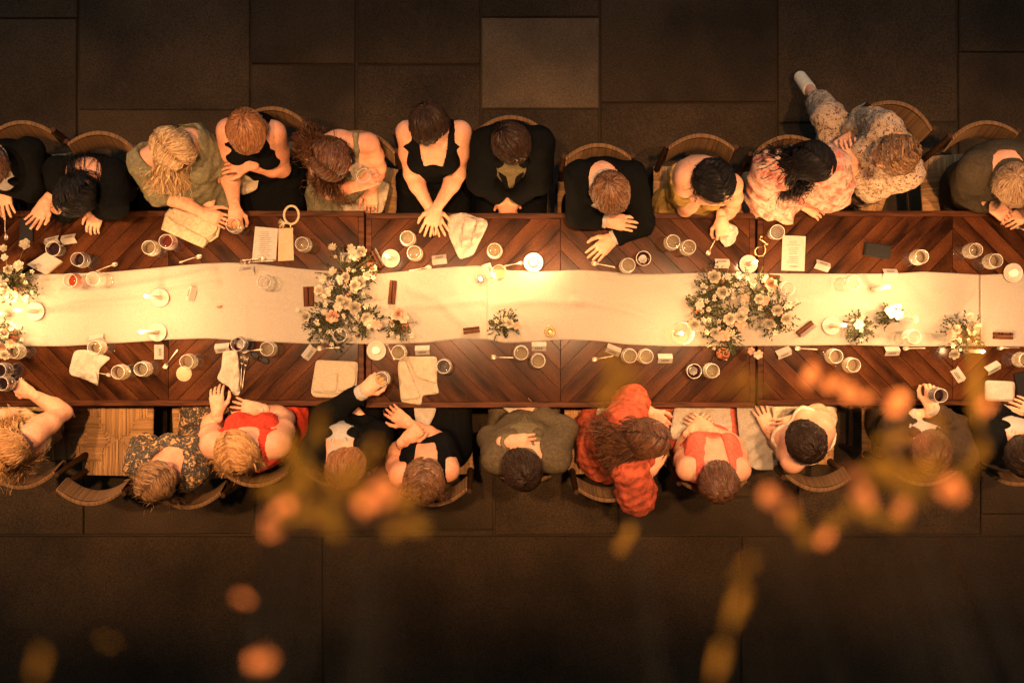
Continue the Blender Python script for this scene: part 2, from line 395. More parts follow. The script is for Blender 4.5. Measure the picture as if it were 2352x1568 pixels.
def runner(x0, x1, lift, label, seed):
    nx = int((x1-x0)/5); ny = 40
    xs = np.linspace(x0, x1, nx); ty = np.interp(xs, TOPE[:, 0], TOPE[:, 1]); by = np.interp(xs, BOTE[:, 0], BOTE[:, 1])
    ks = np.array([1, 2, 3, 2, 1.])/9
    ty = np.convolve(np.pad(ty, 2, 'edge'), ks, 'valid'); by = np.convolve(np.pad(by, 2, 'edge'), ks, 'valid')
    T = np.linspace(0, 1, ny); PX = np.repeat(xs[:, None], ny, 1); PY = ty[:, None]*(1-T)+by[:, None]*T
    P = np.stack([PX.ravel(), PY.ravel()], 1); z = np.zeros(len(P))
    for poly, w, h in FOLDS:
        d = segdist(P, poly); z += 1.9*h*np.exp(-(d/w)**2)-.3*h*np.exp(-((d-2.2*w)/w)**2)
    z += .0020*(wavy(P, seed, 80)+.7*wavy(P, seed+1, 28)+.3*wavy(P, seed+2, 12)); z = np.maximum(z, -.0015)
    v = np.stack([(P[:, 0]-1176)/FP*(CZ-TT), -(P[:, 1]-784)/FP*(CZ-TT), RZ0+lift+z], 1)
    i = np.arange(nx-1)[:, None]*ny+np.arange(ny-1)[None]; i = i.ravel()
    f = np.stack([i, i+1, i+ny+1, i+ny], 1)
    o = link('table_runner', mesh_data('table_runner', v, f, M['linen'], True))
    s = o.modifiers.new('thickness', 'SOLIDIFY'); s.thickness = .0016; s.offset = 1
    tag(o, label, 'table runner', 'linen runners laid end to end')
runner(-75, 1126, .0, 'cream linen runner under the rose red glass and the first flower cluster', 3)
runner(1118, 2249, .0022, 'cream linen runner under the flower cluster with the tall candle cylinder', 13)
runner(2251, 2700, .0, 'cream linen runner under the small reddish wooden block with berries', 23)
TZ = TT+.0015; RZ = TT+.0085

# ------------------------------------------------------------------ chairs
def tint_mat(name, a, b, rough):
    m, nt, bs = new_mat(name); L = nt.links.new
    at = node(nt, 'ShaderNodeAttribute', attribute_name='tint'); rp = node(nt, 'ShaderNodeValToRGB')
    rp.color_ramp.elements[0].color = (*b, 1); rp.color_ramp.elements[1].color = (*a, 1); L(at.outputs['Fac'], rp.inputs[0]); L(rp.outputs[0], bs.inputs['Base Color']); bs.inputs['Roughness'].default_value = rough
    return m
M['rush'] = tint_mat('woven rush cord', (.17, .092, .034), (.075, .04, .015), .85)  # back cords toned darker for the weaker light falling on them
M['rush_seat'] = tint_mat('woven rush seat', (.38, .22, .085), (.20, .11, .042), .85)  # same rush toned lighter, the brighter light on the seat put into colour
def set_tint(o, counts, seed, lo=0, hi=1):
    r = np.random.default_rng(seed); t = np.concatenate([np.full(c, r.uniform(lo, hi)) for c in counts])
    a = o.data.attributes.new('tint', 'FLOAT', 'POINT'); a.data.foreach_set('value', t.astype(np.float32))
def make_chair():
    root = empty('rush_chair'); w, dp, h = .185, .19, .45
    for sx in (-1, 1):
        MB().tube([(sx*(w-.015), dp-.02, 0), (sx*(w-.015), dp-.02, h-.012)], [.015, .019], 8).build('leg', M['chair_wood'], root)
        MB().tube([(sx*(w-.015), -dp+.02, 0), (sx*(w-.015), -dp+.02, h-.012)], [.015, .019], 8).build('leg', M['chair_wood'], root)
        MB().tube([(sx*(w-.015), -dp+.02, h-.02), (sx*(w-.012), -dp-.005, .62), (sx*(w-.012), -dp-.042, .845)], [.018, .016, .013], 8).build('back_post', M['chair_wood'], root)
        MB().tube([(sx*(w-.015), -dp+.02, .2), (sx*(w-.015), dp-.02, .2)], .009, 6).build('stretcher', M['chair_wood'], root)
    MB().tube([(-w+.015, dp-.02, .24), (w-.015, dp-.02, .24)], .009, 6).build('stretcher', M['chair_wood'], root)
    MB().box((-w+.012, -dp+.012, h-.03), (w-.012, dp-.012, h-.012)).build('seat_core', M['rush_seat'], root)
    # rush seat: cords woven toward the middle from the four rails
    b = MB(); n = 23; r = random.Random(3); cnt = []
    def cord(p, q, rad, sag):
        p = np.array(p); q = np.array(q); m = (p+q)/2; m[2] -= sag
        b.tube([p-V(0, 0, .008), p, m, q, q-V(0, 0, .002)], [rad*.9, rad, rad*.95, rad*.8, rad*.6], 5, False); cnt.append(25)
    for i in range(2*n+1):
        t = -1+2*(i+.5)/(2*n+1); x = t*w; depth = dp*(1-abs(t)*.62)
        j = r.uniform(-.012, .012)
        for sy in (-1, 1):
            cord((x+r.uniform(-.001, .001), sy*dp, h), (x+r.uniform(-.002, .002), sy*(dp-depth)+j*.5, h-.004), w/(2*n+1)*1.15, r.uniform(0, .003))
    for i in range(2*n+1):
        t = -1+2*(i+.5)/(2*n+1); y = t*dp; depth = w*(.70-abs(t)*.40) if abs(t) < .62 else w*.16
        j = r.uniform(-.014, .014)
        for sx in (-1, 1):
            cord((sx*w, y, h+.0015), (sx*(w-depth)+j, y, h+.0015), dp/(2*n+1)*1.15, r.uniform(-.002, .001))
    set_tint(b.build('rush_seat', M['rush_seat'], root, True), cnt, 5)
    # woven back: a curved band of upright cords between two curved rods
    b = MB(); nb = 44; cw = .163
    for i in range(nb):
        t = -1+2*(i+.5)/nb; x = t*cw; y = -dp-.075+.066*t*t
        lo = V(x, y+.015, .70); hi = V(x, y-.018, .845)
        b.tube([lo-V(0, .011, 0), lo+V(0, .008, -.004), lo+V(0, .012, .02), (lo+hi)/2+V(0, .013+r.uniform(-.001, .001), 0), hi+V(0, .011, -.02), hi+V(0, .004, .006), hi-V(0, .010, .004)], .0048, 5, False)
    set_tint(b.build('woven_back', M['rush'], root, True), [35]*nb, 6, .25, 1)
    for zz, yy in ((.703, .013), (.84, -.016)):
        MB().tube([(t*cw*1.02, -dp-.075+yy+.066*t*t, zz) for t in np.linspace(-1, 1, 13)], .0095, 8).build('back_rod', M['chair_wood'], root, True)
    return root
CHAIR0 = make_chair(); CHAIR_USED = [False]
def chair(px, py, rot, label):
    """px, py: middle of the woven back's upper edge; rot: 0 for a chair that faces up the picture, in degrees"""
    p = W(px, py, .85); a = math.radians(rot)
    off = V(math.cos(a+math.pi/2), math.sin(a+math.pi/2))*(.19+.08)
    o = CHAIR0 if not CHAIR_USED[0] else copy_tree(CHAIR0)
    CHAIR_USED[0] = True
    o.location = (p[0]+off[0], p[1]+off[1], 0.0); o.rotation_euler = (0, 0, a)
    tag(o, label, 'chair', 'rush chairs along the table')
    return o

# ------------------------------------------------------------------ glasses
GP = {}
def glass_proto(kind):
    """kind: (shape, wine, fill 0..1)"""
    if kind in GP: return GP[kind]
    shape, wine, fill = kind
    root = empty('wine_glass' if shape == 'stem' else 'tumbler')
    if shape == 'stem':
        MB().lathe([(0, 0), (.034, 0), (.035, .0015), (.02, .004), (.006, .009), (0, .011)], 24).build('foot', M['glass'], root, True)
        MB().tube([(0, 0, .009), (0, 0, .05), (0, 0, .088)], [.0045, .0034, .0055], 10, False).build('stem', M['glass'], root, True)
        prof = [(0, .086), (.012, .089), (.026, .100), (.036, .118), (.0395, .138), (.039, .158), (.036, .180), (.0335, .200)]
        inner = [(r-.0014 if r > .002 else 0, z+.0014) for r, z in prof]; inner[-1] = (prof[-1][0]-.0012, prof[-1][1])
        rim = [(prof[-1][0]+.0006, .2012), (prof[-1][0]-.0006, .2018)]
        MB().lathe(prof+rim+inner[::-1], 28).build('bowl', M['glass'], root, True)
        MB().tube([(.0328*math.cos(a), .0328*math.sin(a), .2012) for a in np.linspace(0, 2*math.pi, 33)], .0011, 6, False).build('rim', M['glass_rim'], root, True)
    else:
        prof = [(0, .002), (.028, .002), (.032, .006), (.034, .03), (.037, .09)]
        inner = [(max(r-.0022, 0), z+.004) for r, z in prof]; inner[-1] = (prof[-1][0]-.002, .09)
        MB().lathe(prof+[(.0368, .0915), (.0355, .0918)]+inner[::-1], 28).build('bowl', M['glass'], root, True)
        MB().tube([(.036*math.cos(a), .036*math.sin(a), .0915) for a in np.linspace(0, 2*math.pi, 33)], .0012, 6, False).build('rim', M['glass_rim'], root, True)
    if wine:
        zb, zt = inner[0][1], inner[-1][1]; lv = zb+(zt-zb)*fill
        wp = [(r*.97, z+.0006) for r, z in inner if z < lv]
        rr = np.interp(lv, [z for r, z in inner], [r for r, z in inner])*.97
        wp += [(rr, lv), (rr*.6, lv-.0003), (0, lv-.0004)]
        MB().lathe(wp, 28).build('wine', M[wine], root, True)
    GP[kind] = [root, False]; return GP[kind]
GTOP = {'stem': .2, 'cup': .09}
def glass(px, py, kind, label, z=TZ, tilt=None, rim=True, group=None):
    pr = glass_proto(kind); o = pr[0] if not pr[1] else copy_tree(pr[0]); pr[1] = True
    p = W(px, py, z+(GTOP[kind[0]]*.75 if rim else 0))
    o.location = (p[0], p[1], z) if tilt is None else tuple(p)
    o.rotation_euler = tilt if tilt is not None else (0, 0, random.uniform(0, 6))
    tag(o, label, 'glass', group); return o
WW, RW, RO, EM, WT = ('stem', 'white_wine', .3), ('stem', 'red_wine', .42), ('stem', 'rose_wine', .35), ('stem', None, 0), ('stem', 'water', .45)
CR, CW = ('cup', 'red_wine', .7), ('cup', 'water', .4)
G_ = 'clear stem glasses standing on the table'
glass(349, 570, WW, 'wine glass with pale wine beside the pleated cream clutch')
glass(388, 556, RO, 'wine glass with a little rosé touching the pleated cream clutch')
glass(540, 519, WW, 'wine glass held by the auburn haired guest in black')
glass(187, 597, RW, 'red wine glass above the table runner, right of the white diamond card')
glass(126, 572, CR, 'small dark tumbler against the pair of tent cards')
glass(170, 645, RO, 'bright rose red wine glass on the edge of the linen runner', RZ)
glass(222, 641, EM, 'empty clear glass on the runner next to the rose red glass', RZ)
glass(39, 807, WW, 'pale wine glass beside the terracotta vase and the raised arm in gold dress')
glass(225, 798, WW, 'pale wine glass standing over the corner of a rumpled napkin')
glass(279, 854, WW, 'pale wine glass right next to the rumpled napkin with the spoon under it')
glass(331, 847, WW, 'pale wine glass between the napkin with the spoon and the lone spoon')
glass(435, 830, WW, 'pale wine glass touching the round tan coaster')
glass(551, 790, RW, 'red wine glass at the top of the long napkin with forks')
glass(9, 850, RW, 'dark red wine glass at the table end beside the raised arm in gold dress')
glass(14, 880, RW, 'dark red wine glass held by the blonde guest in gold')
glass(698, 562, WW, 'pale wine glass beside the tan menu booklet')
glass(611, 648, EM, 'empty clear glass on the runner below the open menu', RZ)
glass(618, 801, WW, 'pale wine glass beside the folded dark spectacles')
glass(784, 770, EM, 'empty glass half under the white flowers on the runner', RZ)
glass(917, 809, WW, 'pale wine glass above the creased square napkin')
glass(1020, 841, EM, 'empty wine glass right of the creased square napkin')
glass(937, 548, WW, 'wine glass beside the crossed hands of the guest in black')
glass(953, 582, WW, 'wine glass between the lit candle saucer and the tent card')
glass(1136, 576, WW, 'wine glass right of the crumpled fan shaped napkin')
glass(1146, 625, WW, 'wine glass on the seam of the linen runners', RZ)
glass(1441, 610, WW, 'pale wine glass left of a dark cup, above the runner')
glass(1477, 594, CR, 'dark tumbler of red wine by the suited guest with white cuffs')
glass(1197, 810, WW, 'pale wine glass at the end of a lone spoon, below the round tin')
glass(1236, 828, WW, 'cloudy pale wine glass under the tent card by the round tin')
glass(1445, 817, WW, 'pale wine glass between two others and a tilted tent card')
glass(1482, 818, WW, 'pale wine glass between its twin and the straight tent card')
glass(1543, 557, WW, 'pale wine glass below the elbow of the guest in mustard')
glass(1579, 569, WW, 'pale wine glass near the spoon under the mustard guest\'s napkin')
glass(1783, 534, CW, 'small clear tumbler at the top corner of the printed menu')
glass(1804, 664, EM, 'empty glass on the runner at the right of the flower cluster', RZ)
glass(1593, 852, CR, 'tumbler of dark red wine beside a full pale glass')
glass(1633, 851, WW, 'full pale wine glass beside the tumbler of red wine')
glass(2109, 591, WW, 'pale wine glass right of the black box')
glass(2232, 576, WW, 'wine glass, farther from the runner of a pair by the guest in olive grey')
glass(2278, 600, WW, 'wine glass of a pair, next to the white candle saucer')
glass(1953, 650, EM, 'empty glass on the bright runner left of a taper candle', RZ)
glass(2092, 774, EM, 'empty glass at the lower edge of the runner below the tiny posy', RZ)
glass(1914, 818, WW, 'pale wine glass, nearer the runner of a pair beside a spoon')
glass(1954, 838, WW, 'pale wine glass, farther from the runner of a pair beside a spoon')
glass(2346, 826, WW, 'pale wine glass at the table end under the spoon by the wooden block')
glass(878, 870, WW, 'wine glass in the hand of the dark suited guest with white cuff', TZ+.06)
glass(2152, 907, RW, 'red wine glass raised by the brown suited guest with white cuffs', TZ+.06)

# ------------------------------------------------------------------ candles on saucers
def candle(px, py, label, kind='saucer', h=.2, lit=True, z=RZ, r=.047, cer='ceramic'):
    p = W(px, py, z); o = empty('candle', (p[0], p[1], z))
    tag(o, label, 'candle', 'candles along the table')
    if kind == 'saucer':
        MB().lathe([(0, .0), (.03, 0), (r*.85, .005), (r, .013), (r-.003, .0145), (r*.8, .0085), (.02, .006), (0, .006)], 32).build('saucer', M[cer], o, True)
        zb = .006
    elif kind == 'cylinder':
        MB().lathe([(0, .0), (r, 0), (r+.001, .01), (r+.001, .2), (r-.001, .202), (r-.003, .2), (r-.003, .006), (0, .006)], 32).build('glass_cylinder', M['glass'], o, True)
        zb = .0065
    else:
        MB().lathe([(0, 0), (.028, 0), (.028, .005), (.012, .01), (.014, .035), (.0125, .037), (.0115, .02), (0, .02)], 20).build('holder', M['glass'], o, True)
        zb = .02
    rr = .0105 if h > .09 else .021
    MB().lathe([(0, zb), (rr*1.12, zb), (rr, zb+h*.3), (rr*.93, zb+h-.004), (rr*.6, zb+h), (0, zb+h-.003)], 16).build('wax', M['wax'], o, True)
    MB().tube([(0, 0, zb+h-.004), (.001, 0, zb+h+.008)], .0011, 5).build('wick', M['wick'], o)
    if lit:
        MB().lathe([(0, zb+h+.002), (.0058, zb+h+.009), (.0082, zb+h+.017), (.0060, zb+h+.030), (.0024, zb+h+.042), (0, zb+h+.050)], 10).build('flame', M['flame'], o, True)
        ld = bpy.data.lights.new('candle_light', 'POINT'); ld.energy = CANDLE_W; ld.color = CANDLE_COL; ld.shadow_soft_size = .012
        link('candle_light', ld, o, (0, 0, zb+h+.062))
    return o
candle(83, 715, 'lit taper candle on a sandy brown saucer on the runner', cer='ceramic_grey')
candle(369, 684, 'lit taper on a white saucer beside the curled paper card on the runner')
candle(363, 763, 'lit taper on a white saucer at the lower edge of the runner', h=.24)
candle(898, 594, 'lit candle on a white saucer beside the leaning wooden sign', h=.17, z=TZ)
candle(1225, 603, 'low lit candle in a white saucer touching a spoon', h=.04, z=TZ, r=.05)
candle(865, 805, 'low unlit candle on a white saucer beside the napkins', h=.045, lit=False, z=TZ, r=.05)
candle(1718, 607, 'lit candle on a white saucer beside the gold bracelet and flower cluster', h=.16, z=TZ)
candle(1555, 766, 'lit candle standing inside a clear glass cylinder', 'cylinder', h=.14, r=.054)
candle(1908, 748, 'lit taper on a white saucer beside the angled walnut block', h=.21)
candle(2325, 627, 'low unlit candle on a white saucer at the end of the runner seam', h=.03, lit=False, r=.05)
candle(1105, 644, 'lit taper in a small glass holder beside the folded tent card on the runner seam', 'holder', h=.11)
candle(2003, 664, 'lit taper in a glass holder below the tent card on the bright runner', 'holder', h=.2)
candle(2032, 706, 'lit taper in a glass holder behind the tiny posy', 'holder', h=.17)
candle(2213, 806, 'lit taper in a glass holder at the foot of the pink and white posy', 'holder', h=.19, z=TZ)
candle(22, 722, 'lit taper in a glass holder at the runner\'s terracotta vase end', 'holder', h=.12)

# ------------------------------------------------------------------ cutlery
def spoon_data():
    b = MB(); n = 10
    sec = [(-.017, .0, .001), (-.015, .006, .001), (-.010, .0095, -.001), (-.003, .0112, -.002), (.005, .0105, -.002), (.012, .0075, -.0005), (.018, .003, .002), (.030, .0018, .005), (.055, .0022, .005), (.080, .0036, .003), (.094, .0042, .001), (.099, .0022, .001), (.1, 0, .001)]
    v = []; f = []
    for x, w, z in sec:
        dish = .0035 if x < .016 else .0006
        for k in range(5):
            t = -1+k/2; v.append((x, w*t, .004+z-dish*(1-t*t)+(.001 if x > .018 else 0)))
    for i in range(len(sec)-1):
        for k in range(4): f.append((i*5+k, (i+1)*5+k, (i+1)*5+k+1, i*5+k+1))
    b.add(v, f); return b.data('spoon', M['steel'], True)
SPOON = spoon_data()
def fork_data():
    b = MB()
    b.tube([(.03, 0, .004), (.05, 0, .006), (.09, 0, .005), (.13, 0, .003), (.15, 0, .003)], [.004, .0024, .0025, .0045, .004], 6, True, .35)
    b.add([(.03, -.004, .004), (.03, .004, .004), (.012, .011, .0035), (.012, -.011, .0035)], [(0, 1, 2, 3)])
    for k in range(4):
        y = -.0095+k*.0063; b.tube([(.013, y, .0035), (-.01, y, .002), (-.03, y, .005)], [.0017, .0016, .0008], 5, True)
    return b.data('fork', M['steel'], True)
FORK = fork_data()
def cutlery(b, e, label, kind='spoon', z=TZ):
    p, q = W(*b, z), W(*e, z); d = q-p; L = np.linalg.norm(d)
    o = link(kind, SPOON if kind == 'spoon' else FORK, None, (p[0], p[1], z), (0, 0, math.atan2(d[1], d[0])))
    s = 1.0 if kind != 'spoon' else max(.85, min(1.15, L/.098)); o.scale = (s, s, s)
    m = o.modifiers.new('thickness', 'SOLIDIFY'); m.thickness = .0009; m.offset = 1
    tag(o, label, kind, 'dessert '+kind+'s')
for b, e, l in [((264, 607), (222, 623), 'spoon lying just above the runner below the red wine glass'), ((457, 589), (413, 603), 'spoon lying below the pleated clutch'),
                ((381, 840), (409, 803), 'slanted spoon beside the upright tent card and coaster'), ((14, 545), (13, 503), 'spoon lying left of the black phone'),
                ((562, 807), (603, 802), 'spoon between the red wine and pale wine glasses by the long napkin'), ((735, 800), (781, 798), 'spoon touching the slanted tent card below the flowers'),
                ((888, 787), (906, 826), 'spoon between the unlit white saucer and a wine glass'), ((984, 614), (940, 622), 'spoon below the tent card near the crossed hands'),
                ((1196, 604), (1159, 611), 'spoon leaning between a wine glass and the low candle saucer'), ((1365, 605), (1412, 614), 'spoon beneath the suited guest\'s lower hand'),
                ((1134, 820), (1179, 821), 'spoon left of the wine glass below the round tin'), ((1366, 825), (1409, 817), 'spoon tucked below the tilted tent card and pale glass pair'),
                ((1626, 581), (1646, 544), 'spoon slipping out from under the mustard guest\'s napkin'), ((1832, 800), (1876, 802), 'spoon beside the slanted tent card under the walnut block'),
                ((2080, 800), (2124, 799), 'spoon right of the straight tent card below the tiny posy'), ((2296, 799), (2340, 798), 'spoon below the reddish wooden block with berries'),
                ((250, 861), (225, 855), 'spoon whose end sticks out under the rumpled napkin')]:
    cutlery(b, e, l)
cutlery((604, 594), (558, 598), 'spoon lying across the open printed menu', z=TZ+.006)
cutlery((565, 602), (632, 599), 'fork lying across the lower edge of the open menu', 'fork', TZ+.004)
cutlery((556, 826), (553, 900), 'fork lying along the long napkin, nearer the cloth', 'fork')
cutlery((565, 830), (556, 897), 'fork lying along the long napkin, outer of the two', 'fork', TZ+.002)
cutlery((2330, 519), (2380, 541), 'fork handle at the table end before the olive grey guest', 'fork')

# ------------------------------------------------------------------ place cards, menus, blocks
def ink_lines(b, x0, x1, ys, h, seed, tf):
    r = random.Random(seed)
    for y in ys:
        x = x0+r.uniform(0, .1)*(x1-x0); end = x1-r.uniform(0, .15)*(x1-x0)
        while x < end:
            w = r.uniform(.003, .009); xe = min(x+w, end)
            b.add([tf(x, y), tf(xe, y), tf(xe, y+h), tf(x, y+h)], [(0, 1, 2, 3)]); x = xe+.0022
def card_parts():
    b = MB(); w, d, h, t = .037, .0235, .027, .0006
    for s in (-1, 1):
        lo = [(-w, s*d, 0), (w, s*d, 0), (w, 0, h), (-w, 0, h)]
        nrm = unit(V(0, s*h, d))*t
        v = [V(*p) for p in lo]+[V(*p)+nrm for p in lo]
        b.add(v, [(0, 1, 2, 3), (7, 6, 5, 4), (0, 4, 5, 1), (1, 5, 6, 2), (2, 6, 7, 3), (3, 7, 4, 0)])
    ib = MB(); s = -1
    tf = lambda x, y: V(x, s*d*(1-y), h*y)+unit(V(0, s*h, d))*.0011
    ink_lines(ib, -.02, .02, [.62], .13, 4, tf); ink_lines(ib, -.024, .024, [.38], .13, 5, tf)
    return b.data('card', M['paper']), ib.data('printed_text', M['ink'])
CARD, CARDTXT = card_parts()
def card(px, py, deg, label, z=TZ, flip=False):
    p = W(px, py, z+.014); o = link('place_card', CARD, None, (p[0], p[1], z), (0, 0, math.radians(deg)+(math.pi if flip else 0)))
    link('printed_text', CARDTXT, o); tag(o, label, 'place card', 'folded white place cards')
T_ = True
for px, py, dg, fl, z, l in [(119, 554, 14, T_, TZ, 'tent card touching the small dark tumbler, left one of a touching pair'), (157, 549, 9, T_, TZ, 'tent card right of its touching twin near the raised hand'),
        (567, 622, 5, T_, RZ, 'tent card on the runner edge below the open menu'), (438, 674, 75, T_, RZ, 'tent card lying tilted on the runner right of the candle saucer'),
        (222, 778, 12, False, RZ, 'tent card on the runner behind the pale glass over the napkin'), (363, 808, 90, False, TZ, 'tent card standing sideways below a candle saucer'),
        (510, 799, 6, False, TZ, 'tent card at the top of the long napkin with forks'), (709, 809, 52, False, TZ, 'slanted tent card touching a spoon below the flowers'),
        (970, 804, 2, False, TZ, 'tent card above the creased square napkin'), (1009, 596, 7, T_, TZ, 'tent card below the crumpled fan shaped napkin'),
        (798, 590, 0, T_, TZ, 'tent card half hidden among white flowers by the menu booklet'), (1121, 622, -72, T_, RZ, 'tent card standing sideways on the runner seam'),
        (1238, 795, 0, False, TZ, 'tent card between the round tin and a cloudy wine glass'), (1409, 804, -22, False, TZ, 'tilted tent card left of the twin pale glasses'),
        (1528, 823, 0, False, TZ, 'straight tent card right of the twin pale glasses'), (1659, 605, -2, T_, TZ, 'tent card above the flowers and left of a candle saucer'),
        (1890, 610, -17, T_, TZ, 'tilted tent card right of the printed menu'), (1801, 810, 22, False, TZ, 'slanted tent card below the flowers beside a spoon'),
        (2045, 628, -2, T_, RZ, 'tent card on the upper runner edge above a burning taper'), (2050, 806, 2, False, TZ, 'straight tent card left of a spoon below the tiny posy'),
        (2203, 860, -55, False, TZ, 'steeply slanted tent card below the pink and white posy'), (2282, 845, 28, False, TZ, 'tilted blank tent card above the white paper sheet')]:
    card(px, py, dg, l, z, fl)

def quad_sheet(name, pts, z, t, m, parent=None):
    P = [W(x, y, z)[:2] for x, y in pts]; c = np.mean(P, 0)
    if sum(P[i][0]*P[(i+1) % 4][1]-P[(i+1) % 4][0]*P[i][1] for i in range(4)) < 0: P = P[::-1]
    return MB().prism([p-c for p in P], 0, t, min(.0008, t*.3)).build(name, M[m], parent, loc=(c[0], c[1], z))
def text_obj(s, size, m, parent, loc, rot):
    cu = bpy.data.curves.new('lettering', 'FONT'); cu.body = s; cu.size = size; cu.align_x = 'CENTER'; cu.align_y = 'CENTER'; cu.extrude = .0002
    o = bpy.data.objects.new('tmp', cu); COL.objects.link(o); dg = bpy.context.evaluated_depsgraph_get()
    me = bpy.data.meshes.new_from_object(o.evaluated_get(dg)); bpy.data.objects.remove(o); me.materials.clear(); me.materials.append(M[m])
    return link('lettering', me, parent, loc, rot)
mn = quad_sheet('menu', [(1797.6, 540.5), (1850.6, 542.7), (1847.5, 622.6), (1794.5, 621)], TZ, .0008, 'paper'); tag(mn, 'printed menu sheet lying beside the small tumbler', 'menu')
text_obj('MENU', .0145, 'ink_red', mn, (0, -.066, .0011), (0, 0, math.pi))
b = MB(); ink_lines(b, -.045, .045, [-.048+.0095*i+(.006 if i > 3 else 0)+(.006 if i > 7 else 0) for i in range(11)], .0022, 8, lambda x, y: (x*(.55 if int(y*1000) % 3 else .8), y, .0011)); b.build('printed_text', M['ink'], mn)
mo = empty('menu_booklet', W(626, 560, TZ)); tag(mo, 'open menu booklet with a printed page and a tan cover', 'booklet')
def child_sheet(*a):
    o = quad_sheet(*a, mo); o.location = tuple(Vector(o.location)-mo.location); return o
pg = child_sheet('page', [(586, 520), (639, 525), (634, 598), (579, 597)], TZ, .0025, 'paper')
cv = child_sheet('cover', [(640, 525), (673, 523), (675, 598), (639, 600)], TZ, .004, 'paper_tan')
b = MB(); ink_lines(b, -.043, .043, [-.06+.0098*i for i in range(13)], .0022, 18, lambda x, y: (x*(.6 if int(y*1000) % 4 else .95), y, .0028)); b.build('printed_text', M['ink'], pg)
dm = empty('card_box', W(108, 606, TZ)); tag(dm, 'white diamond shaped card on a tan box at the runner edge', 'card box')
o = quad_sheet('box', [(72, 610), (112, 583), (149, 603), (113, 632)], TZ, .018, 'paper_tan', dm); o.location = (0, 0, 0)
o = quad_sheet('white_lid', [(67, 607), (111, 579), (148, 599), (108, 629)], TZ, .002, 'paper', dm); o.location = (-.002, .003, .0185)

def block(px, py, deg, L, Wd, label, sheet=0.0, z=RZ, m='block_wood', lean=0.0):
    p = W(px, py, z+.012); o = empty('menu_stand', (p[0], p[1], z), math.radians(deg)); tag(o, label, 'menu stand', 'walnut menu stands')
    h = .024; s = .0016
    MB().box((-L/2, -Wd/2, 0), (L/2, -s, h), .0015).build('wood_half', M[m], o)
    MB().box((-L/2, s, 0), (L/2, Wd/2, h), .0015).build('wood_half', M[m], o)
    if sheet:
        b = MB(); y1 = lean; b.add([(-L*.46, -.0005, .004), (L*.46, -.0005, .004), (L*.46, y1-.0005, sheet), (-L*.46, y1-.0005, sheet), (-L*.46, .0005, .004), (L*.46, .0005, .004), (L*.46, y1+.0005, sheet), (-L*.46, y1+.0005, sheet)],
                           [(0, 1, 2, 3), (7, 6, 5, 4), (0, 4, 5, 1), (1, 5, 6, 2), (2, 6, 7, 3), (3, 7, 4, 0)]); b.build('sheet', M['paper'], o)
block(709, 681, 92, .10, .05, 'dark walnut stand left of the white flower cluster', 0)
block(901, 671, 85, .12, .034, 'bare walnut stand standing crosswise right of the flower cluster', 0)
block(868, 594, -62, .10, .03, 'walnut stand with a leaning card beside a lit candle saucer', .07, TZ, lean=.018)
block(1083, 758, 7, .082, .03, 'walnut stand below the runner seam beside the small posy', 0)
block(1850, 755, 38, .095, .032, 'angled walnut stand with a pale sheet right of the flower cluster', .06, lean=-.02)
block(1772, 640, -5, .08, .04, 'walnut stand behind the white flowers by the empty glass', 0)
bl = block(2304, 771, -2, .095, .034, 'reddish walnut stand with a few dark berries on the runner end', 0)
for bx in (-.028, -.012, .03): 
    b = MB(); b.ell((2304*0, 0, 0), (.005, .005, .005), 8, 6)
    p = W(2304, 771, RZ+.012); o = b.build('berry', M['red_wine'], None, True, loc=(p[0]+bx, p[1]+.012, RZ+.0285)); tag(o, 'tiny dark berry resting on the reddish walnut stand', 'berry', 'berries on the walnut stand')

b = MB(); b.lathe([(0, 0), (.039, 0), (.04, .002), (.038, .004), (0, .004)], 28); p = W(423, 858, TZ)
tag(b.build('coaster', M['paper_tan'], None, True, loc=p), 'round tan coaster under the edge of a pale wine glass', 'coaster')
b = MB(); b.lathe([(0, 0), (.027, 0), (.0285, .004), (.028, .018), (.025, .02), (.024, .0175), (.017, .0175), (.0165, .0195), (.013, .0195), (.0125, .0175), (.005, .018), (0, .018)], 28); p = W(1263, 761, RZ)
tag(b.build('round_tin', mat('dull brass tin', (.30, .21, .10), .45, None, 30, metal=.8), None, True, loc=p), 'small round tin with ringed lid on the runner', 'tin')
def slab_thing(name, px, py, L, Wd, H, deg, m, label, cat, z=TZ):
    p = W(px, py, z); o = empty(name, (p[0], p[1], z), math.radians(deg)); tag(o, label, cat)
    MB().box((-L/2, -Wd/2, 0), (L/2, Wd/2, H), .003).build('body', M[m], o)
    return o
o = slab_thing('phone', 62, 528, .072, .118, .009, -2, 'black_plastic', 'black phone lying before the guest with the raised bracelet hand', 'phone')
MB().box((-.032, -.054, .0092), (.032, .054, .0098)).build('screen', M['black_plastic'], o)
MB().box((-.02, .056, .0092), (-.004, .058, .0105)).build('side_key', M['lamp_black'], o)
o = slab_thing('spectacle_case', 2013, 576, .13, .068, .028, -9, 'leather_black', 'closed black case lying before the patterned dress guest', 'case')
MB().box((-.066, -.0345, .0145), (.066, .0345, .0165)).build('lid_seam', M['lamp_black'], o)
o = slab_thing('phone', 2348, 885, .07, .14, .009, 12, 'black_plastic', 'dark phone at the table end beside the white paper sheet', 'phone')
MB().box((-.031, -.066, .0092), (.031, .066, .0098)).build('screen', M['black_plastic'], o)

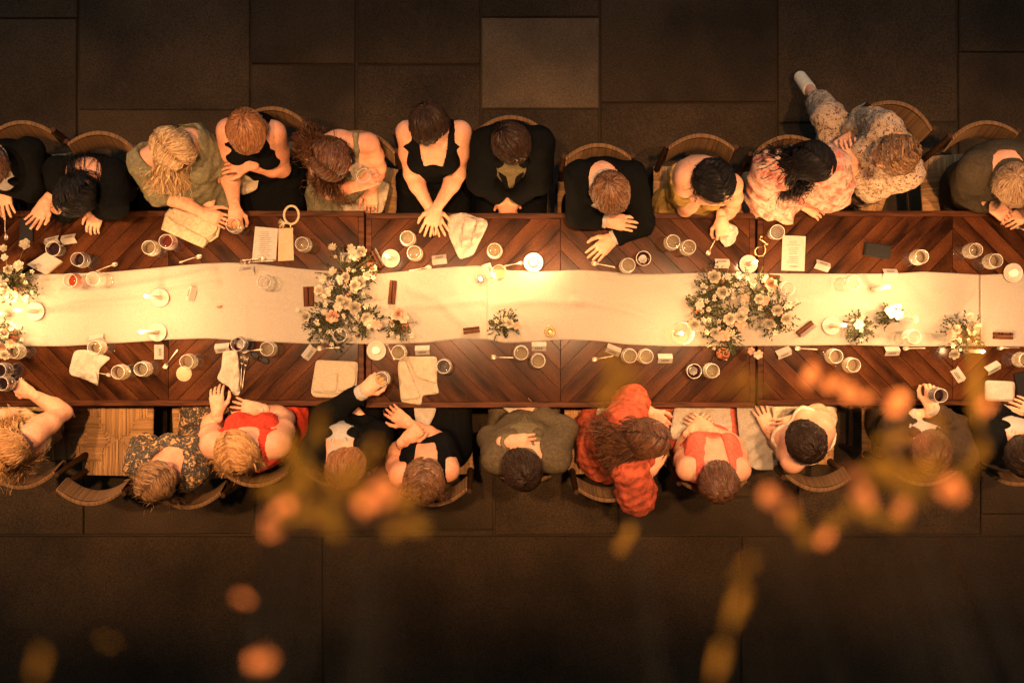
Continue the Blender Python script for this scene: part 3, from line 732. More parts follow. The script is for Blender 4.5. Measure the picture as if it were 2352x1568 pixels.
# ------------------------------------------------------------------ cloth sheets
def inside(P, poly):
    x, y = P[:, 0], P[:, 1]; c = np.zeros(len(P), bool); n = len(poly)
    for i in range(n):
        x1, y1 = poly[i]; x2, y2 = poly[(i+1) % n]
        cond = ((y1 > y) != (y2 > y)) & (x < (x2-x1)*(y-y1)/((y2-y1) if y2 != y1 else 1e-9)+x1); c ^= cond
    return c
def rounded(poly, step=.012):
    out = []
    n = len(poly)
    for i in range(n):
        a, b = np.array(poly[i]), np.array(poly[(i+1) % n]); k = max(1, int(np.linalg.norm(b-a)/step))
        for j in range(k): out.append(a+(b-a)*j/k)
    P = np.array(out)
    for _ in range(2): P = .25*np.roll(P, 1, 0)+.5*P+.25*np.roll(P, -1, 0)
    return P
def cloth(name, pts, z, m, label=None, cat=None, amp=.004, seed=1, rad=None, parent=None, slope=None, thick=.0018, fold=.05, spacing=.011):
    P = np.array([W(x, y, z)[:2] for x, y in pts]); c = P.mean(0); P = P-c
    E = rounded([tuple(p) for p in P]); lo, hi = E.min(0), E.max(0)
    gx, gy = np.meshgrid(np.arange(lo[0], hi[0], spacing), np.arange(lo[1], hi[1], spacing)); G = np.stack([gx.ravel(), gy.ravel()], 1)
    r = np.random.default_rng(seed); G = G+r.uniform(-.002, .002, G.shape)
    G = G[inside(G, E)]
    d = np.min(np.linalg.norm(G[:, None]-E[None], axis=2), 1) if len(G) else np.zeros(0); G = G[d > spacing*.55]
    A = np.concatenate([E, G]); ne = len(E)
    res = delaunay_2d_cdt([Vector(p) for p in A], [(i, (i+1) % ne) for i in range(ne)], [list(range(ne))], 1, 1e-5)
    vs = np.array([tuple(v) for v in res[0]]); fs = [tuple(f) for f in res[2]]
    zz = amp*1.9*(1+wavy(vs, seed, fold)*.9+.55*(1-np.abs(wavy(vs, seed+5, fold*1.3)))*2-1.0)+.0025*np.abs(wavy(vs, seed+8, fold*.5))
    if slope is not None: zz = zz+vs@np.array(slope)
    zz -= min(0, zz.min()) if slope is None else 0
    o = link(name, mesh_data(name, np.c_[vs, zz], fs, M[m], True), parent, (c[0], c[1], z))
    s = o.modifiers.new('thickness', 'SOLIDIFY'); s.thickness = thick; s.offset = 1
    if label: tag(o, label, cat)
    return o
def A_(*p): return [(x*.312, 451.6+y*.312) for x, y in p]
def B_(*p): return [(470.4+x*.312, 451.6+y*.312) for x, y in p]
def C_(*p): return [(884.4+x*.312, 451.6+y*.312) for x, y in p]
def D_(*p): return [(1317.1+x*.312, 451.6+y*.312) for x, y in p]
def E_(*p): return [(1749.9+x*.312, 451.6+y*.312) for x, y in p]
def napkin(pts, folds, label, m='napkin', amp=.004, seed=1, **kw):
    o = cloth('napkin', pts, TZ+.0005, m, label, 'napkin', amp, seed, **kw)
    for i, f in enumerate(folds):
        q = cloth('fold', f, TZ+.007+amp*1.6+.005*i, m, None, None, amp*1.2, seed+11*(i+1), parent=o); q.location = tuple(Vector(q.location)-o.location)
    return o
napkin(A_((555, 1130), (650, 1125), (825, 1185), (735, 1270), (733, 1395), (640, 1345), (520, 1310), (515, 1280)), [A_((520, 1290), (600, 1270), (720, 1290), (732, 1390), (640, 1340), (525, 1312))], 'rumpled white napkin lying over a spoon', amp=.007, seed=4)
napkin(B_((135, 1135), (245, 1130), (265, 1300), (262, 1465), (215, 1470), (195, 1410), (85, 1340), (125, 1270)), [B_((200, 1140), (243, 1135), (260, 1300), (255, 1440), (225, 1420))], 'long white napkin with two forks along its side', amp=.005, seed=9)
napkin(B_((820, 1200), (1130, 1215), (1118, 1400), (990, 1480), (805, 1475), (780, 1445)), [B_((830, 1210), (1122, 1222), (1105, 1395), (985, 1455), (790, 1438)), B_((870, 1330), (980, 1285), (972, 1440), (860, 1430)), B_((985, 1240), (1075, 1230), (1115, 1290), (1100, 1400), (985, 1440))], 'neatly folded linen napkin behind the suited arm', 'napkin_warm', .0022, 15)
napkin(B_((1440, 1175), (1712, 1175), (1710, 1380), (1730, 1450), (1600, 1460), (1600, 1535), (1445, 1510), (1420, 1240)), [B_((1490, 1180), (1708, 1180), (1705, 1378), (1560, 1330)), B_((1425, 1240), (1470, 1190), (1530, 1340), (1590, 1480), (1450, 1500))], 'creased square linen napkin between two wine glasses', 'napkin_warm', .004, 25)
napkin(C_((465, 140), (580, 118), (690, 160), (745, 165), (762, 205), (650, 430), (550, 468), (510, 380), (463, 270)), [C_((590, 140), (680, 165), (625, 330), (560, 390), (575, 250)), C_((690, 170), (755, 200), (650, 400), (630, 360))], 'crumpled fan shaped white napkin beside the crossed hands', amp=.008, seed=31, fold=.04)
napkin(D_((1025, 215), (1080, 195), (1165, 200), (1215, 245), (1175, 350), (1110, 380), (1080, 340)), [D_((1040, 215), (1160, 210), (1190, 260), (1120, 330), (1080, 300)), D_((1090, 230), (1150, 230), (1150, 290), (1100, 300))], 'crumpled white napkin bunched under the hand of the guest in mustard', amp=.012, seed=37, fold=.03)
napkin(E_((1640, 1350), (1862, 1360), (1855, 1510), (1640, 1500)), [E_((1648, 1358), (1855, 1366), (1850, 1500), (1646, 1492))], 'flat white paper napkin at the table end', 'paper', .001, 44)
# clutch bag
b = MB(); 
cl = empty('clutch_bag', W(432, 522, TZ)); tag(cl, 'pleated cream clutch bag under the hand of the blonde guest in sage', 'clutch bag')
def rel(pts, z): return [tuple(W(x, y, z)[:2]-np.array(cl.location)[:2]) for x, y in pts][::-1]
MB().prism(rel(A_((1255, 90), (1610, 200), (1605, 270), (1500, 380), (1195, 245), (1225, 130)), TZ), 0, .03, .010).build('body', M['clutch'], cl, True)
q = cloth('flap', A_((1265, 80), (1610, 195), (1600, 255), (1530, 310), (1290, 180)), TZ+.034, 'clutch', None, None, .003, 52, parent=cl, fold=.02); q.location = tuple(Vector(q.location)-cl.location)
q = cloth('front_panel', A_((1222, 130), (1290, 190), (1535, 315), (1498, 378), (1200, 245)), TZ+.0315, 'clutch', None, None, .003, 53, parent=cl, fold=.02); q.location = tuple(Vector(q.location)-cl.location)
MB().tube([Vector(W(x, y, TZ+.02))-cl.location for x, y in A_((1590, 180), (1612, 230), (1600, 290), (1545, 330))], [.006, .008, .008, .005], 8).build('wrist_strap', M['clutch'], cl, True)
# bangle with tassel, bracelet, spectacles
p = W(670, 494, TZ); bg = empty('bangle', p); tag(bg, 'woven bangle with a fringed tassel above the menu booklet', 'bangle')
b = MB(); b.tube([(math.cos(a)*.037, math.sin(a)*.046, .008) for a in np.linspace(0, 2*math.pi, 41)], .0062, 8, False); b.build('ring', M['clutch'], bg, True)
b = MB(); r = random.Random(5)
for k in range(14):
    a = math.radians(150+k*5.5); b.tube([(-.012, -.045, .006), (-.02+.02*math.cos(a), -.04+.02*math.sin(a)*.3, .008), (-.012+.055*math.cos(a)*r.uniform(.8, 1.05), -.045+.055*math.sin(a), .003)], [.003, .002, .0012], 5)
b.build('tassel', M['clutch'], bg, True)
b = MB(); b.tube([(0, -.046, .008), (-.006, -.055, .006), (-.004, -.068, .004)], .003, 6); b.build('cord', M['brass'], bg, True)
p = W(1752, 567, TZ); br = empty('bracelet', p); tag(br, 'gold chain bracelet with a clasp lying beside the table joint', 'bracelet')
pts = [Vector(W(x, y, TZ+.006))-Vector(p) for x, y in D_((1385, 295), (1370, 315), (1400, 330), (1425, 350), (1405, 360), (1415, 385), (1412, 410), (1395, 435), (1365, 440), (1340, 425), (1335, 395), (1355, 372), (1390, 368))]
MB().tube(pts, .0035, 8).build('chain', M['brass'], br, True)
MB().ell(pts[0], (.008, .006, .005)).build('clasp', M['brass'], br, True)
MB().ell(pts[3], (.007, .006, .005)).build('clasp', M['brass'], br, True)
p = W(595, 826, TZ); sp = empty('spectacles', p, math.radians(-28)); tag(sp, 'folded dark spectacles lying right of the forks', 'spectacles')
for sx in (-1, 1):
    MB().tube([(sx*.028+.02*math.cos(a), .012+.016*math.sin(a), .006) for a in np.linspace(0, 2*math.pi, 25)], .002, 6, False).build('lens_rim', M['black_plastic'], sp, True)
    MB().lathe([(.018, 0), (0, 0)], 16, (sx*.028, .012, .006)).build('lens', M['black_plastic'], sp)
    MB().tube([(sx*.05, .016, .006), (sx*.05, .004, .005), (-sx*.03, -.008-.004*sx, .004)], .002, 6).build('temple', M['black_plastic'], sp, True)
MB().tube([(-.01, .016, .006), (0, .02, .009), (.01, .016, .006)], .002, 6).build('bridge', M['black_plastic'], sp, True)
# a fallen petal on the runner
p = W(503, 705, RZ); b = MB(); b.ell((0, 0, .004), (.012, .007, .003), 10, 6); b.ell((.009, .005, .005), (.006, .004, .003), 8, 6)
tag(b.build('rose_petal', M['terracotta'], None, True, loc=p), 'single curled reddish petal lying on the bare linen', 'petal')
# ------------------------------------------------------------------ people: implicit surfaces, polygonised by surface nets
class Field:
    def __init__(s, lo, hi, h):
        s.lo = np.asarray(lo, float); s.h = h
        s.n = np.ceil((np.asarray(hi)-s.lo)/h).astype(int)+1
        s.F = np.full(s.n, .08, np.float32)
        s.ax = [(s.lo[i]+h*np.arange(s.n[i])).astype(np.float32) for i in range(3)]
    def add(s, prim, infl=0.0, warp=None, cut=None):
        lo, hi = prim['lo']-.05-infl, prim['hi']+.05+infl
        i0 = np.clip(np.floor((lo-s.lo)/s.h).astype(int), 0, s.n-1); i1 = np.clip(np.ceil((hi-s.lo)/s.h).astype(int)+1, 1, s.n)
        if np.any(i1-i0 < 2): return
        sl = tuple(slice(a, b) for a, b in zip(i0, i1))
        X = s.ax[0][sl[0]][:, None, None]; Y = s.ax[1][sl[1]][None, :, None]; Z = s.ax[2][sl[2]][None, None, :]
        d = prim['fn'](X, Y, Z)-infl
        k = prim['k']; F = s.F[sl]
        h = np.maximum(k-np.abs(F-d), 0)/k
        s.F[sl] = np.minimum(F, d)-h*h*k*.25
    def grid(s):
        return s.ax[0][:, None, None], s.ax[1][None, :, None], s.ax[2][None, None, :]
    def sample(s, P):
        q = (P-s.lo)/s.h; i = np.clip(np.round(q).astype(int), 1, s.n-2)
        F = s.F; x, y, z = i[:, 0], i[:, 1], i[:, 2]
        g = np.stack([F[x+1, y, z]-F[x-1, y, z], F[x, y+1, z]-F[x, y-1, z], F[x, y, z+1]-F[x, y, z-1]], 1)
        d = F[x, y, z].astype(float); out = np.any((q < 1) | (q > s.n-2), 1); d[out] = .08
        gn = np.linalg.norm(g, axis=1, keepdims=True); return d, g/np.maximum(gn, 1e-6)

def surface_nets(F, lo, h):
    S = F < 0; n = np.array(F.shape)
    c = [S[i:n[0]-1+i, j:n[1]-1+j, k:n[2]-1+k] for i in (0, 1) for j in (0, 1) for k in (0, 1)]
    anyv = c[0].copy(); allv = c[0].copy()
    for q in c[1:]: anyv |= q; allv &= q
    act = anyv & ~allv; idx = np.argwhere(act); m = len(idx)
    ids = np.full(act.shape, -1, np.int64); ids[act] = np.arange(m)
    offs = [(i, j, k) for i in (0, 1) for j in (0, 1) for k in (0, 1)]
    val = {o: F[idx[:, 0]+o[0], idx[:, 1]+o[1], idx[:, 2]+o[2]] for o in offs}
    acc = np.zeros((m, 3)); cnt = np.zeros(m)
    for a in offs:
        for ax in range(3):
            if a[ax]: continue
            b = tuple(1 if i == ax else a[i] for i in range(3)); va, vb = val[a], val[b]
            cr = (va < 0) != (vb < 0); t = np.where(cr, va/np.where(cr, va-vb, 1), 0)
            pt = np.tile(np.array(a, float), (m, 1)); pt[:, ax] = t
            acc += pt*cr[:, None]; cnt += cr
    v = lo+h*(idx+acc/cnt[:, None]); faces = []
    for ax in range(3):
        u, w = (ax+1) % 3, (ax+2) % 3
        s0 = [slice(None)]*3; s1 = [slice(None)]*3; s0[ax] = slice(0, -1); s1[ax] = slice(1, None)
        A, B = S[tuple(s0)], S[tuple(s1)]; cr = A != B
        e = np.argwhere(cr); e = e[(e[:, u] > 0) & (e[:, w] > 0) & (e[:, u] < n[u]-1) & (e[:, w] < n[w]-1)]
        if not len(e): continue
        def cid(du, dw):
            q = e.copy(); q[:, u] += du; q[:, w] += dw; return ids[q[:, 0], q[:, 1], q[:, 2]]
        qd = np.stack([cid(-1, -1), cid(0, -1), cid(0, 0), cid(-1, 0)], 1)
        fl = ~A[e[:, 0], e[:, 1], e[:, 2]]; qd[fl] = qd[fl][:, ::-1]; faces.append(qd)
    return v, np.concatenate(faces)

def cone(a, b, ra, rb, k=.03, sq=None, cap=None):
    """tapered limb; sq=(axis, ratio) flattens it along an axis; cap=(start, end) cuts it square"""
    a = np.asarray(a, float); b = np.asarray(b, float); r = max(ra, rb); ab = b-a; l2 = max(ab@ab, 1e-9)
    ax, ra_ = (np.asarray(sq[0], float), sq[1]) if sq else (None, 1)
    def fn(X, Y, Z):
        px, py, pz = X-a[0], Y-a[1], Z-a[2]
        t = (px*ab[0]+py*ab[1]+pz*ab[2])/l2; tc = np.clip(t, 0, 1)
        qx, qy, qz = px-tc*ab[0], py-tc*ab[1], pz-tc*ab[2]
        q2 = qx*qx+qy*qy+qz*qz
        if ax is not None:
            w = qx*ax[0]+qy*ax[1]+qz*ax[2]; q2 = q2-w*w+(w/ra_)**2
        d = np.sqrt(q2)-(ra+(rb-ra)*tc)
        if ax is not None: d = d*min(1, ra_)**.5
        if cap:
            L = math.sqrt(l2)
            if cap[1]: d = np.maximum(d, (t-1)*L)
            if cap[0]: d = np.maximum(d, -t*L)
        return d
    return dict(fn=fn, k=k, lo=np.minimum(a, b)-r, hi=np.maximum(a, b)+r)
def ellip(c, R, rad, k=.03):
    c = np.asarray(c, float); rad = np.asarray(rad, float); R = np.asarray(R, float)   # rows of R are the axes
    def fn(X, Y, Z):
        px, py, pz = X-c[0], Y-c[1], Z-c[2]; k0 = 0; k1 = 0
        for i in range(3):
            w = px*R[i, 0]+py*R[i, 1]+pz*R[i, 2]; k0 = k0+(w/rad[i])**2; k1 = k1+(w/rad[i]**2)**2
        k0 = np.sqrt(k0); return k0*(k0-1)/np.sqrt(np.maximum(k1, 1e-9))
    e = np.sqrt(((R*rad[:, None])**2).sum(0))
    return dict(fn=fn, k=k, lo=c-e, hi=c+e)

def fieldof(prims, h, infl=0.0, pad=.03):
    lo = np.min([p['lo'] for p in prims], 0)-pad-infl; hi = np.max([p['hi'] for p in prims], 0)+pad+infl
    f = Field(lo, hi, h)
    for p in prims: f.add(p, infl)
    return f
def folds3(fl, amp, seed, scale=.09, axis=None):
    X, Y, Z = fl.grid(); r = np.random.default_rng(seed); band = np.abs(fl.F) < .05; out = 0
    for i in range(5):
        kv = r.normal(size=3)
        if axis is not None: kv = kv-axis*(kv@axis)*.85
        kv = kv/np.linalg.norm(kv)*2*math.pi/(scale*r.uniform(.55, 1.5)); kw = r.normal(size=3)*9
        ph = (kv[0]*X+kv[1]*Y+kv[2]*Z)+1.6*np.sin(kw[0]*X+kw[1]*Y+kw[2]*Z+r.uniform(0, 6))+r.uniform(0, 6)
        out = out+(1-np.abs(np.sin(ph*.5)))*2-.72
    fl.F = fl.F-(amp/5*2.2*out).astype(np.float32)

def rot_about(v, ax, a):
    ax = unit(ax); return v*math.cos(a)+np.cross(ax, v)*math.sin(a)+ax*(ax@v)*(1-math.cos(a))
POSES = dict(flat=(.14, .14, .08, .05, .3), spread=(.14, .2, .12, .17, .3), relax=(.35, .5, .3, .06, .4), grip=(.75, .95, .6, .03, .9), fist=(1.35, 1.6, .9, .0, 1.0), soft=(.25, .3, .2, .10, .3))
def hand_mesh(w, d, n, thumb, pose, s=1.0):
    """w wrist, d towards the fingers, n back of the hand, thumb=+1/-1: side of the thumb along cross(n, d)"""
    d = unit(d); n = unit(n-d*(np.asarray(n)@d)); sd = np.cross(n, d)*thumb
    c1, c2, c3, spr, th = POSES[pose]; P = []
    palm = .088*s
    names = [(.031, .070, .0088), (.0105, .078, .0090), (-.0105, .072, .0086), (-.030, .056, .0076)]
    P.append(cone(w-d*.03*s, w+d*.02*s, .026*s, .026*s, .02, (n, .72)))
    P.append(cone(w+d*.02*s, w+d*.06*s, .030*s, .034*s, .02, (n, .42)))
    for i, (o, L, r) in enumerate(names):
        mcp = w+(d*palm+sd*o-n*.004)*s if False else w+d*palm*(1-.06*abs(i-1.2)/2)+sd*o*s
        P.append(cone(w+d*.02*s+sd*o*.5*s, mcp, .014*s, .0115*s, .012))
        ang = (1.2-i)*spr*.8; fd = rot_about(d, n, 0); fd = unit(d*math.cos(ang)+sd*math.sin(ang)); ax = np.cross(fd, -n)
        p = mcp; cur = fd; vary = 1+.12*((i*37) % 5-2)/2
        for j, (fr, cc) in enumerate(((.46, c1), (.30, c2), (.24, c3))):
            cur = rot_about(cur, ax, cc*vary); q = p+cur*L*fr*s*1.06
            rr = r*s*(1-.09*j); P.append(cone(p, q, rr, rr*.93, .004)); p = q
    tb = w+d*.026*s+sd*.024*s-n*.006*s; t1 = tb+unit(d*.75+sd*.8-n*th*.5)*.042*s; t2 = t1+unit(d*.95+sd*(.55-th*.5)-n*th*.6)*.034*s; t3 = t2+unit(d*.95+sd*(.25-th*.6)-n*th*.5)*.026*s
    P.append(cone(w+d*.015*s, tb, .016*s, .016*s, .014)); P.append(cone(tb, t1, .0155*s, .012*s, .008)); P.append(cone(t1, t2, .0112*s, .0100*s, .005)); P.append(cone(t2, t3, .0098*s, .0078*s, .005))
    f = fieldof(P, .0047, pad=.012); return surface_nets(f.F, f.lo, f.h)

def skin_mat(name, a, b):
    m = mat(name, a, .5, b, 22, None, 5, .08, 300, lo=.3, hi=.75, spec=.25, speck=.10, sscale=130); return m
SKIN = {'fair': skin_mat('fair skin', (.57, .315, .20), (.47, .235, .14)), 'pink': skin_mat('pink skin', (.56, .285, .17), (.46, .20, .115)), 'tan': skin_mat('tan skin', (.50, .26, .155), (.42, .20, .115)), 'brown': skin_mat('brown skin', (.34, .18, .10), (.27, .14, .075))}
M['eye'] = mat('eye', (.05, .03, .02), .1); M['lip'] = mat('lips', (.42, .14, .10), .5)

# hair: strands that flow over the skull and then fall over the shoulders
def hair_mat(name, a, b):
    m, nt, bs = new_mat(name); L = nt.links.new
    at = node(nt, 'ShaderNodeAttribute', attribute_name='tint'); rp = node(nt, 'ShaderNodeValToRGB')
    rp.color_ramp.elements[0].color = (*b, 1); rp.color_ramp.elements[1].color = (*a, 1); L(at.outputs['Fac'], rp.inputs[0]); L(rp.outputs[0], bs.inputs['Base Color'])
    bs.inputs['Roughness'].default_value = .45; bs.inputs['Specular IOR Level'].default_value = .05+min(.2, a[0]*1.5)
    return m
HAIR = {'blonde': hair_mat('blonde hair', (.70, .50, .25), (.26, .15, .065)), 'straw': hair_mat('strawberry blonde hair', (.56, .32, .12), (.22, .10, .035)), 'auburn': hair_mat('auburn hair', (.30, .13, .045), (.12, .045, .016)),
        'brown': hair_mat('brown hair', (.13, .055, .022), (.035, .015, .008)), 'dark': hair_mat('dark hair', (.035, .018, .010), (.010, .007, .005)), 'black': hair_mat('black hair', (.014, .012, .011), (.006, .006, .006)),
        'ash': hair_mat('ash brown hair', (.34, .19, .08), (.06, .03, .014)), 'grey': hair_mat('short grey hair', (.40, .27, .15), (.22, .13, .065)), 'mid': hair_mat('mid brown hair', (.20, .10, .045), (.06, .028, .012))}
def strands_mesh(paths, rad, tint, centre):
    """flat ribbons whose faces look away from the skull"""
    n, m, _ = paths.shape
    d = np.gradient(paths, axis=1); d /= np.maximum(np.linalg.norm(d, axis=2, keepdims=True), 1e-9)
    out = paths-centre; out /= np.maximum(np.linalg.norm(out, axis=2, keepdims=True), 1e-9); out = out+np.array([0, 0, .6])
    s = np.cross(d, out); s /= np.maximum(np.linalg.norm(s, axis=2, keepdims=True), 1e-9)
    u = np.cross(d, s); tw = np.random.default_rng(n).uniform(-.5, .5, n)[:, None, None]; s = s*np.cos(tw)+u*np.sin(tw)
    t = np.linspace(0, 1, m); r = rad[:, None]*np.interp(t, [0, .08, .6, 1], [.6, 1, .85, .1])[None]
    v = np.stack([paths-s*r[:, :, None], paths+s*r[:, :, None]], 2)
    b = (np.arange(n)[:, None]*m+np.arange(m-1)[None])*2
    f = np.stack([b, b+1, b+3, b+2], 2).reshape(-1, 4)
    return v.reshape(-1, 3), f, np.repeat(tint, m*2)
def make_hair(parent, hc, ax, spec, field, seed, org):
    r_, f_, u_ = ax; R = np.stack([r_, f_, u_]); rad = V(.078, .098, .095)*spec.get('vol', 1.0)*spec['hs']; rg = np.random.default_rng(seed)
    n = int(spec.get('n', 420)*2.9); st = spec['style']; L = spec.get('len', .08)
    def scalp(dirs):
        a = dirs[:, 1]; b = dirs[:, 2]; return (b > -.62) & ~((a > spec.get('line', .42)) & (b < spec.get('brow', .52))) & ~((np.abs(dirs[:, 0]) > .86) & (b < -.25) & (a > -.3))
    D = rg.normal(size=(n*5, 3)); D /= np.linalg.norm(D, axis=1, keepdims=True); D = D[scalp(D)]
    if spec.get('top'): D = D[D[:, 2] > -.3]
    if spec.get('thin'): D = D[(D[:, 2] < spec['thin'])]
    D = D[:n]; n = len(D)
    ds = .0125 if L < .2 else .018; steps = max(4, int(L/ds)); lens = L*rg.uniform(.75, 1.08, n)
    p = D*rad*1.01; path = [p.copy()]; layer = rg.uniform(1.0, 1.035+spec.get('fluff', .05), n)
    part = spec.get('part', 0.0); free = np.zeros(n, bool); vel = None
    clump = rg.integers(0, max(8, n//16), n); crng = np.random.default_rng(seed+3); cph = crng.uniform(0, 6.28, n)[clump]; coff = crng.normal(size=(n, 3))[clump]
    ioff = rg.normal(size=(n, 3))
    tips = [R@(np.asarray(W(*t))-hc) for t in spec.get('tips', [])]
    tsel = rg.integers(0, max(1, len(tips)), n)
    if len(tips) > 1:       # each lock goes to the tip on its own side
        dd = np.stack([np.linalg.norm(D*.1-t[None], axis=1)+rg.normal(size=n)*.025 for t in tips], 1); tsel = np.argmin(dd, 1)
    bun = V(*spec.get('bun', (0, -.95, .35)))*rad
    down = R@V(0, 0, -1.)
    for s in range(steps):
        q = p/rad; qn = q/np.linalg.norm(q, axis=1, keepdims=True)
        if st == 'whorl':
            cr = unit(V(.15, -.62, .76)); v = qn-cr*(qn@cr)[:, None]; v = v+V(.0, .55, 0)*(qn[:, 2:3] > .1)+V(spec.get('sweep', 0), 0, 0)
        elif st == 'tied':
            v = unit_rows(bun-p)
        else:
            sg = np.sign(q[:, 0]-part+1e-6); v = np.stack([sg*1.0, -.45*np.ones(n)+spec.get('fwd', 0), -.35*np.ones(n)], 1)
            if tips: v = unit_rows(v)+spec.get('pull', .35)*unit_rows(np.array(tips)[tsel]-p)
        v = v+coff*.045+ioff*.05
        nv = qn/rad; nv /= np.linalg.norm(nv, axis=1, keepdims=True)
        vt = v-nv*(v*nv).sum(1, keepdims=True); vt = unit_rows(vt)
        if st == 'flow':
            free |= (qn[:, 2] < spec.get('release', -.05)) & (s > 1)
            if tips:
                tg = np.array(tips)[tsel]; vf = unit_rows(tg-p+coff*spec.get('messy', .02)); far = np.linalg.norm(tg-p, axis=1) < .03
                vf = np.where(far[:, None], unit_rows(vf+down*1.0), vf)
            else: vf = np.tile(down, (n, 1))+coff*.1
            if vel is None: vel = vt
            vt = np.where(free[:, None], unit_rows(vel*.6+unit_rows(vf)*.4), vt)
        vel = vt; p = p+vt*ds*(lens/L)[:, None]
        if st == 'tied':
            near = np.linalg.norm(p-bun, axis=1) < .02; p = np.where(near[:, None], path[-1], p)
        q = p/rad; qr = np.linalg.norm(q, axis=1, keepdims=True)
        att = ~free; lay = (1.0+(layer-1)*min(1, s/3+.3))
        p = np.where(att[:, None] | (qr < 1.0), p/qr*lay[:, None], p)
        path.append(p.copy())
    P = np.stack(path, 1); m = P.shape[1]
    ca = spec.get('curl', 0)*(1 if spec.get('curly') else .45)
    if ca:
        t = np.linspace(0, 1, m); arc = t*L; ph = 2*math.pi*arc[None]/spec.get('pitch', .06)+cph[:, None]
        a1 = unit_rows(np.cross(coff, V(.3, .2, .9))); a2 = unit_rows(np.cross(a1, coff)); amp = ca*np.clip(t*2.2, 0, 1)[None]
        P = P+(amp*np.sin(ph))[:, :, None]*a1[:, None]+(amp*np.cos(ph))[:, :, None]*a2[:, None]
    Wd = (P.reshape(-1, 3)@R)+hc
    if field is not None:
        for _ in range(3):
            d, gr = field.sample(Wd); push = np.maximum(.022-d, 0)*(d > -.09); Wd = Wd+gr*push[:, None]*.8
    Wd = Wd.reshape(n, m, 3)
    v, f, tint = strands_mesh(Wd, rg.uniform(.7, 1.25, n)*spec.get('thick', .0036)*.66, np.clip(rg.normal(.45, .27, n)+.22*np.sin(cph), 0, 1), hc)
    parts_v = [v]; parts_f = [f]; parts_t = [tint]
    # skull cap under the strands
    nu, nw = 28, 18; th = np.linspace(0, math.pi, nw); al = np.linspace(0, 2*math.pi, nu, endpoint=False)
    dd = np.stack([np.sin(th)[:, None]*np.cos(al)[None], np.sin(th)[:, None]*np.sin(al)[None], np.cos(th)[:, None]*np.ones(nu)[None]], 2).reshape(-1, 3)
    ok = scalp(dd) & ((dd[:, 2] < spec['thin']) if spec.get('thin') else True)
    cv = (dd*rad*.995)@R+hc; i = (np.arange(nw-1)[:, None]*nu+np.arange(nu)[None]).ravel(); j = (np.arange(nw-1)[:, None]*nu+(np.arange(nu)[None]+1) % nu).ravel()
    cf = np.stack([i, j, j+nu, i+nu], 1); cf = cf[ok[cf].all(1)]
    parts_f.append(cf+len(v)); parts_v.append(cv); parts_t.append(np.full(len(cv), .12))
    nb = len(v)+len(cv)
    if st == 'tied' and spec.get('bunr', .035) > 0:
        br = spec.get('bunr', .035); bc = (bun*1.12)@R+hc; k = 160; paths = []
        for q in range(k):
            a0 = rg.uniform(0, 6.28); tl = rg.uniform(-.9, .9); tt = np.linspace(0, 2.6, 12)+a0; rr = br*math.sqrt(max(.1, 1-tl*tl))*rg.uniform(.85, 1.05)
            loc = np.stack([rr*np.cos(tt), rr*np.sin(tt), np.full(12, tl*br*.8)+.004*np.sin(tt*2)], 1); ax3 = unit(bun); s1 = perp(ax3); s2 = np.cross(ax3, s1)
            paths.append((loc[:, :1]*s1+loc[:, 1:2]*s2+loc[:, 2:]*ax3)@R+bc)
        v2, f2, t2 = strands_mesh(np.array(paths), rg.uniform(.8, 1.2, k)*.0048, np.clip(rg.normal(.5, .25, k), 0, 1), bc)
        parts_v.append(v2); parts_f.append(f2+nb); parts_t.append(t2)
    me = mesh_data('hair', np.concatenate(parts_v)-org, np.concatenate(parts_f), HAIR[spec['col']], True)
    a = me.attributes.new('tint', 'FLOAT', 'POINT'); a.data.foreach_set('value', np.concatenate(parts_t).astype(np.float32))
    return link('hair', me, parent)
def unit_rows(v):
    return v/np.maximum(np.linalg.norm(v, axis=1, keepdims=True), 1e-9)

def solve_elbow(sh, e, wr, l1=.285, l2=.25, zr=(.62, 1.12)):
    if len(e) == 3: return W(*e)
    best = None
    for z in np.linspace(zr[0], zr[1], 60):
        p = W(e[0], e[1], z); c = (np.linalg.norm(p-sh)-l1)**2+(np.linalg.norm(p-wr)-l2)**2
        if best is None or c < best[0]: best = (c, p)
    return best[1]

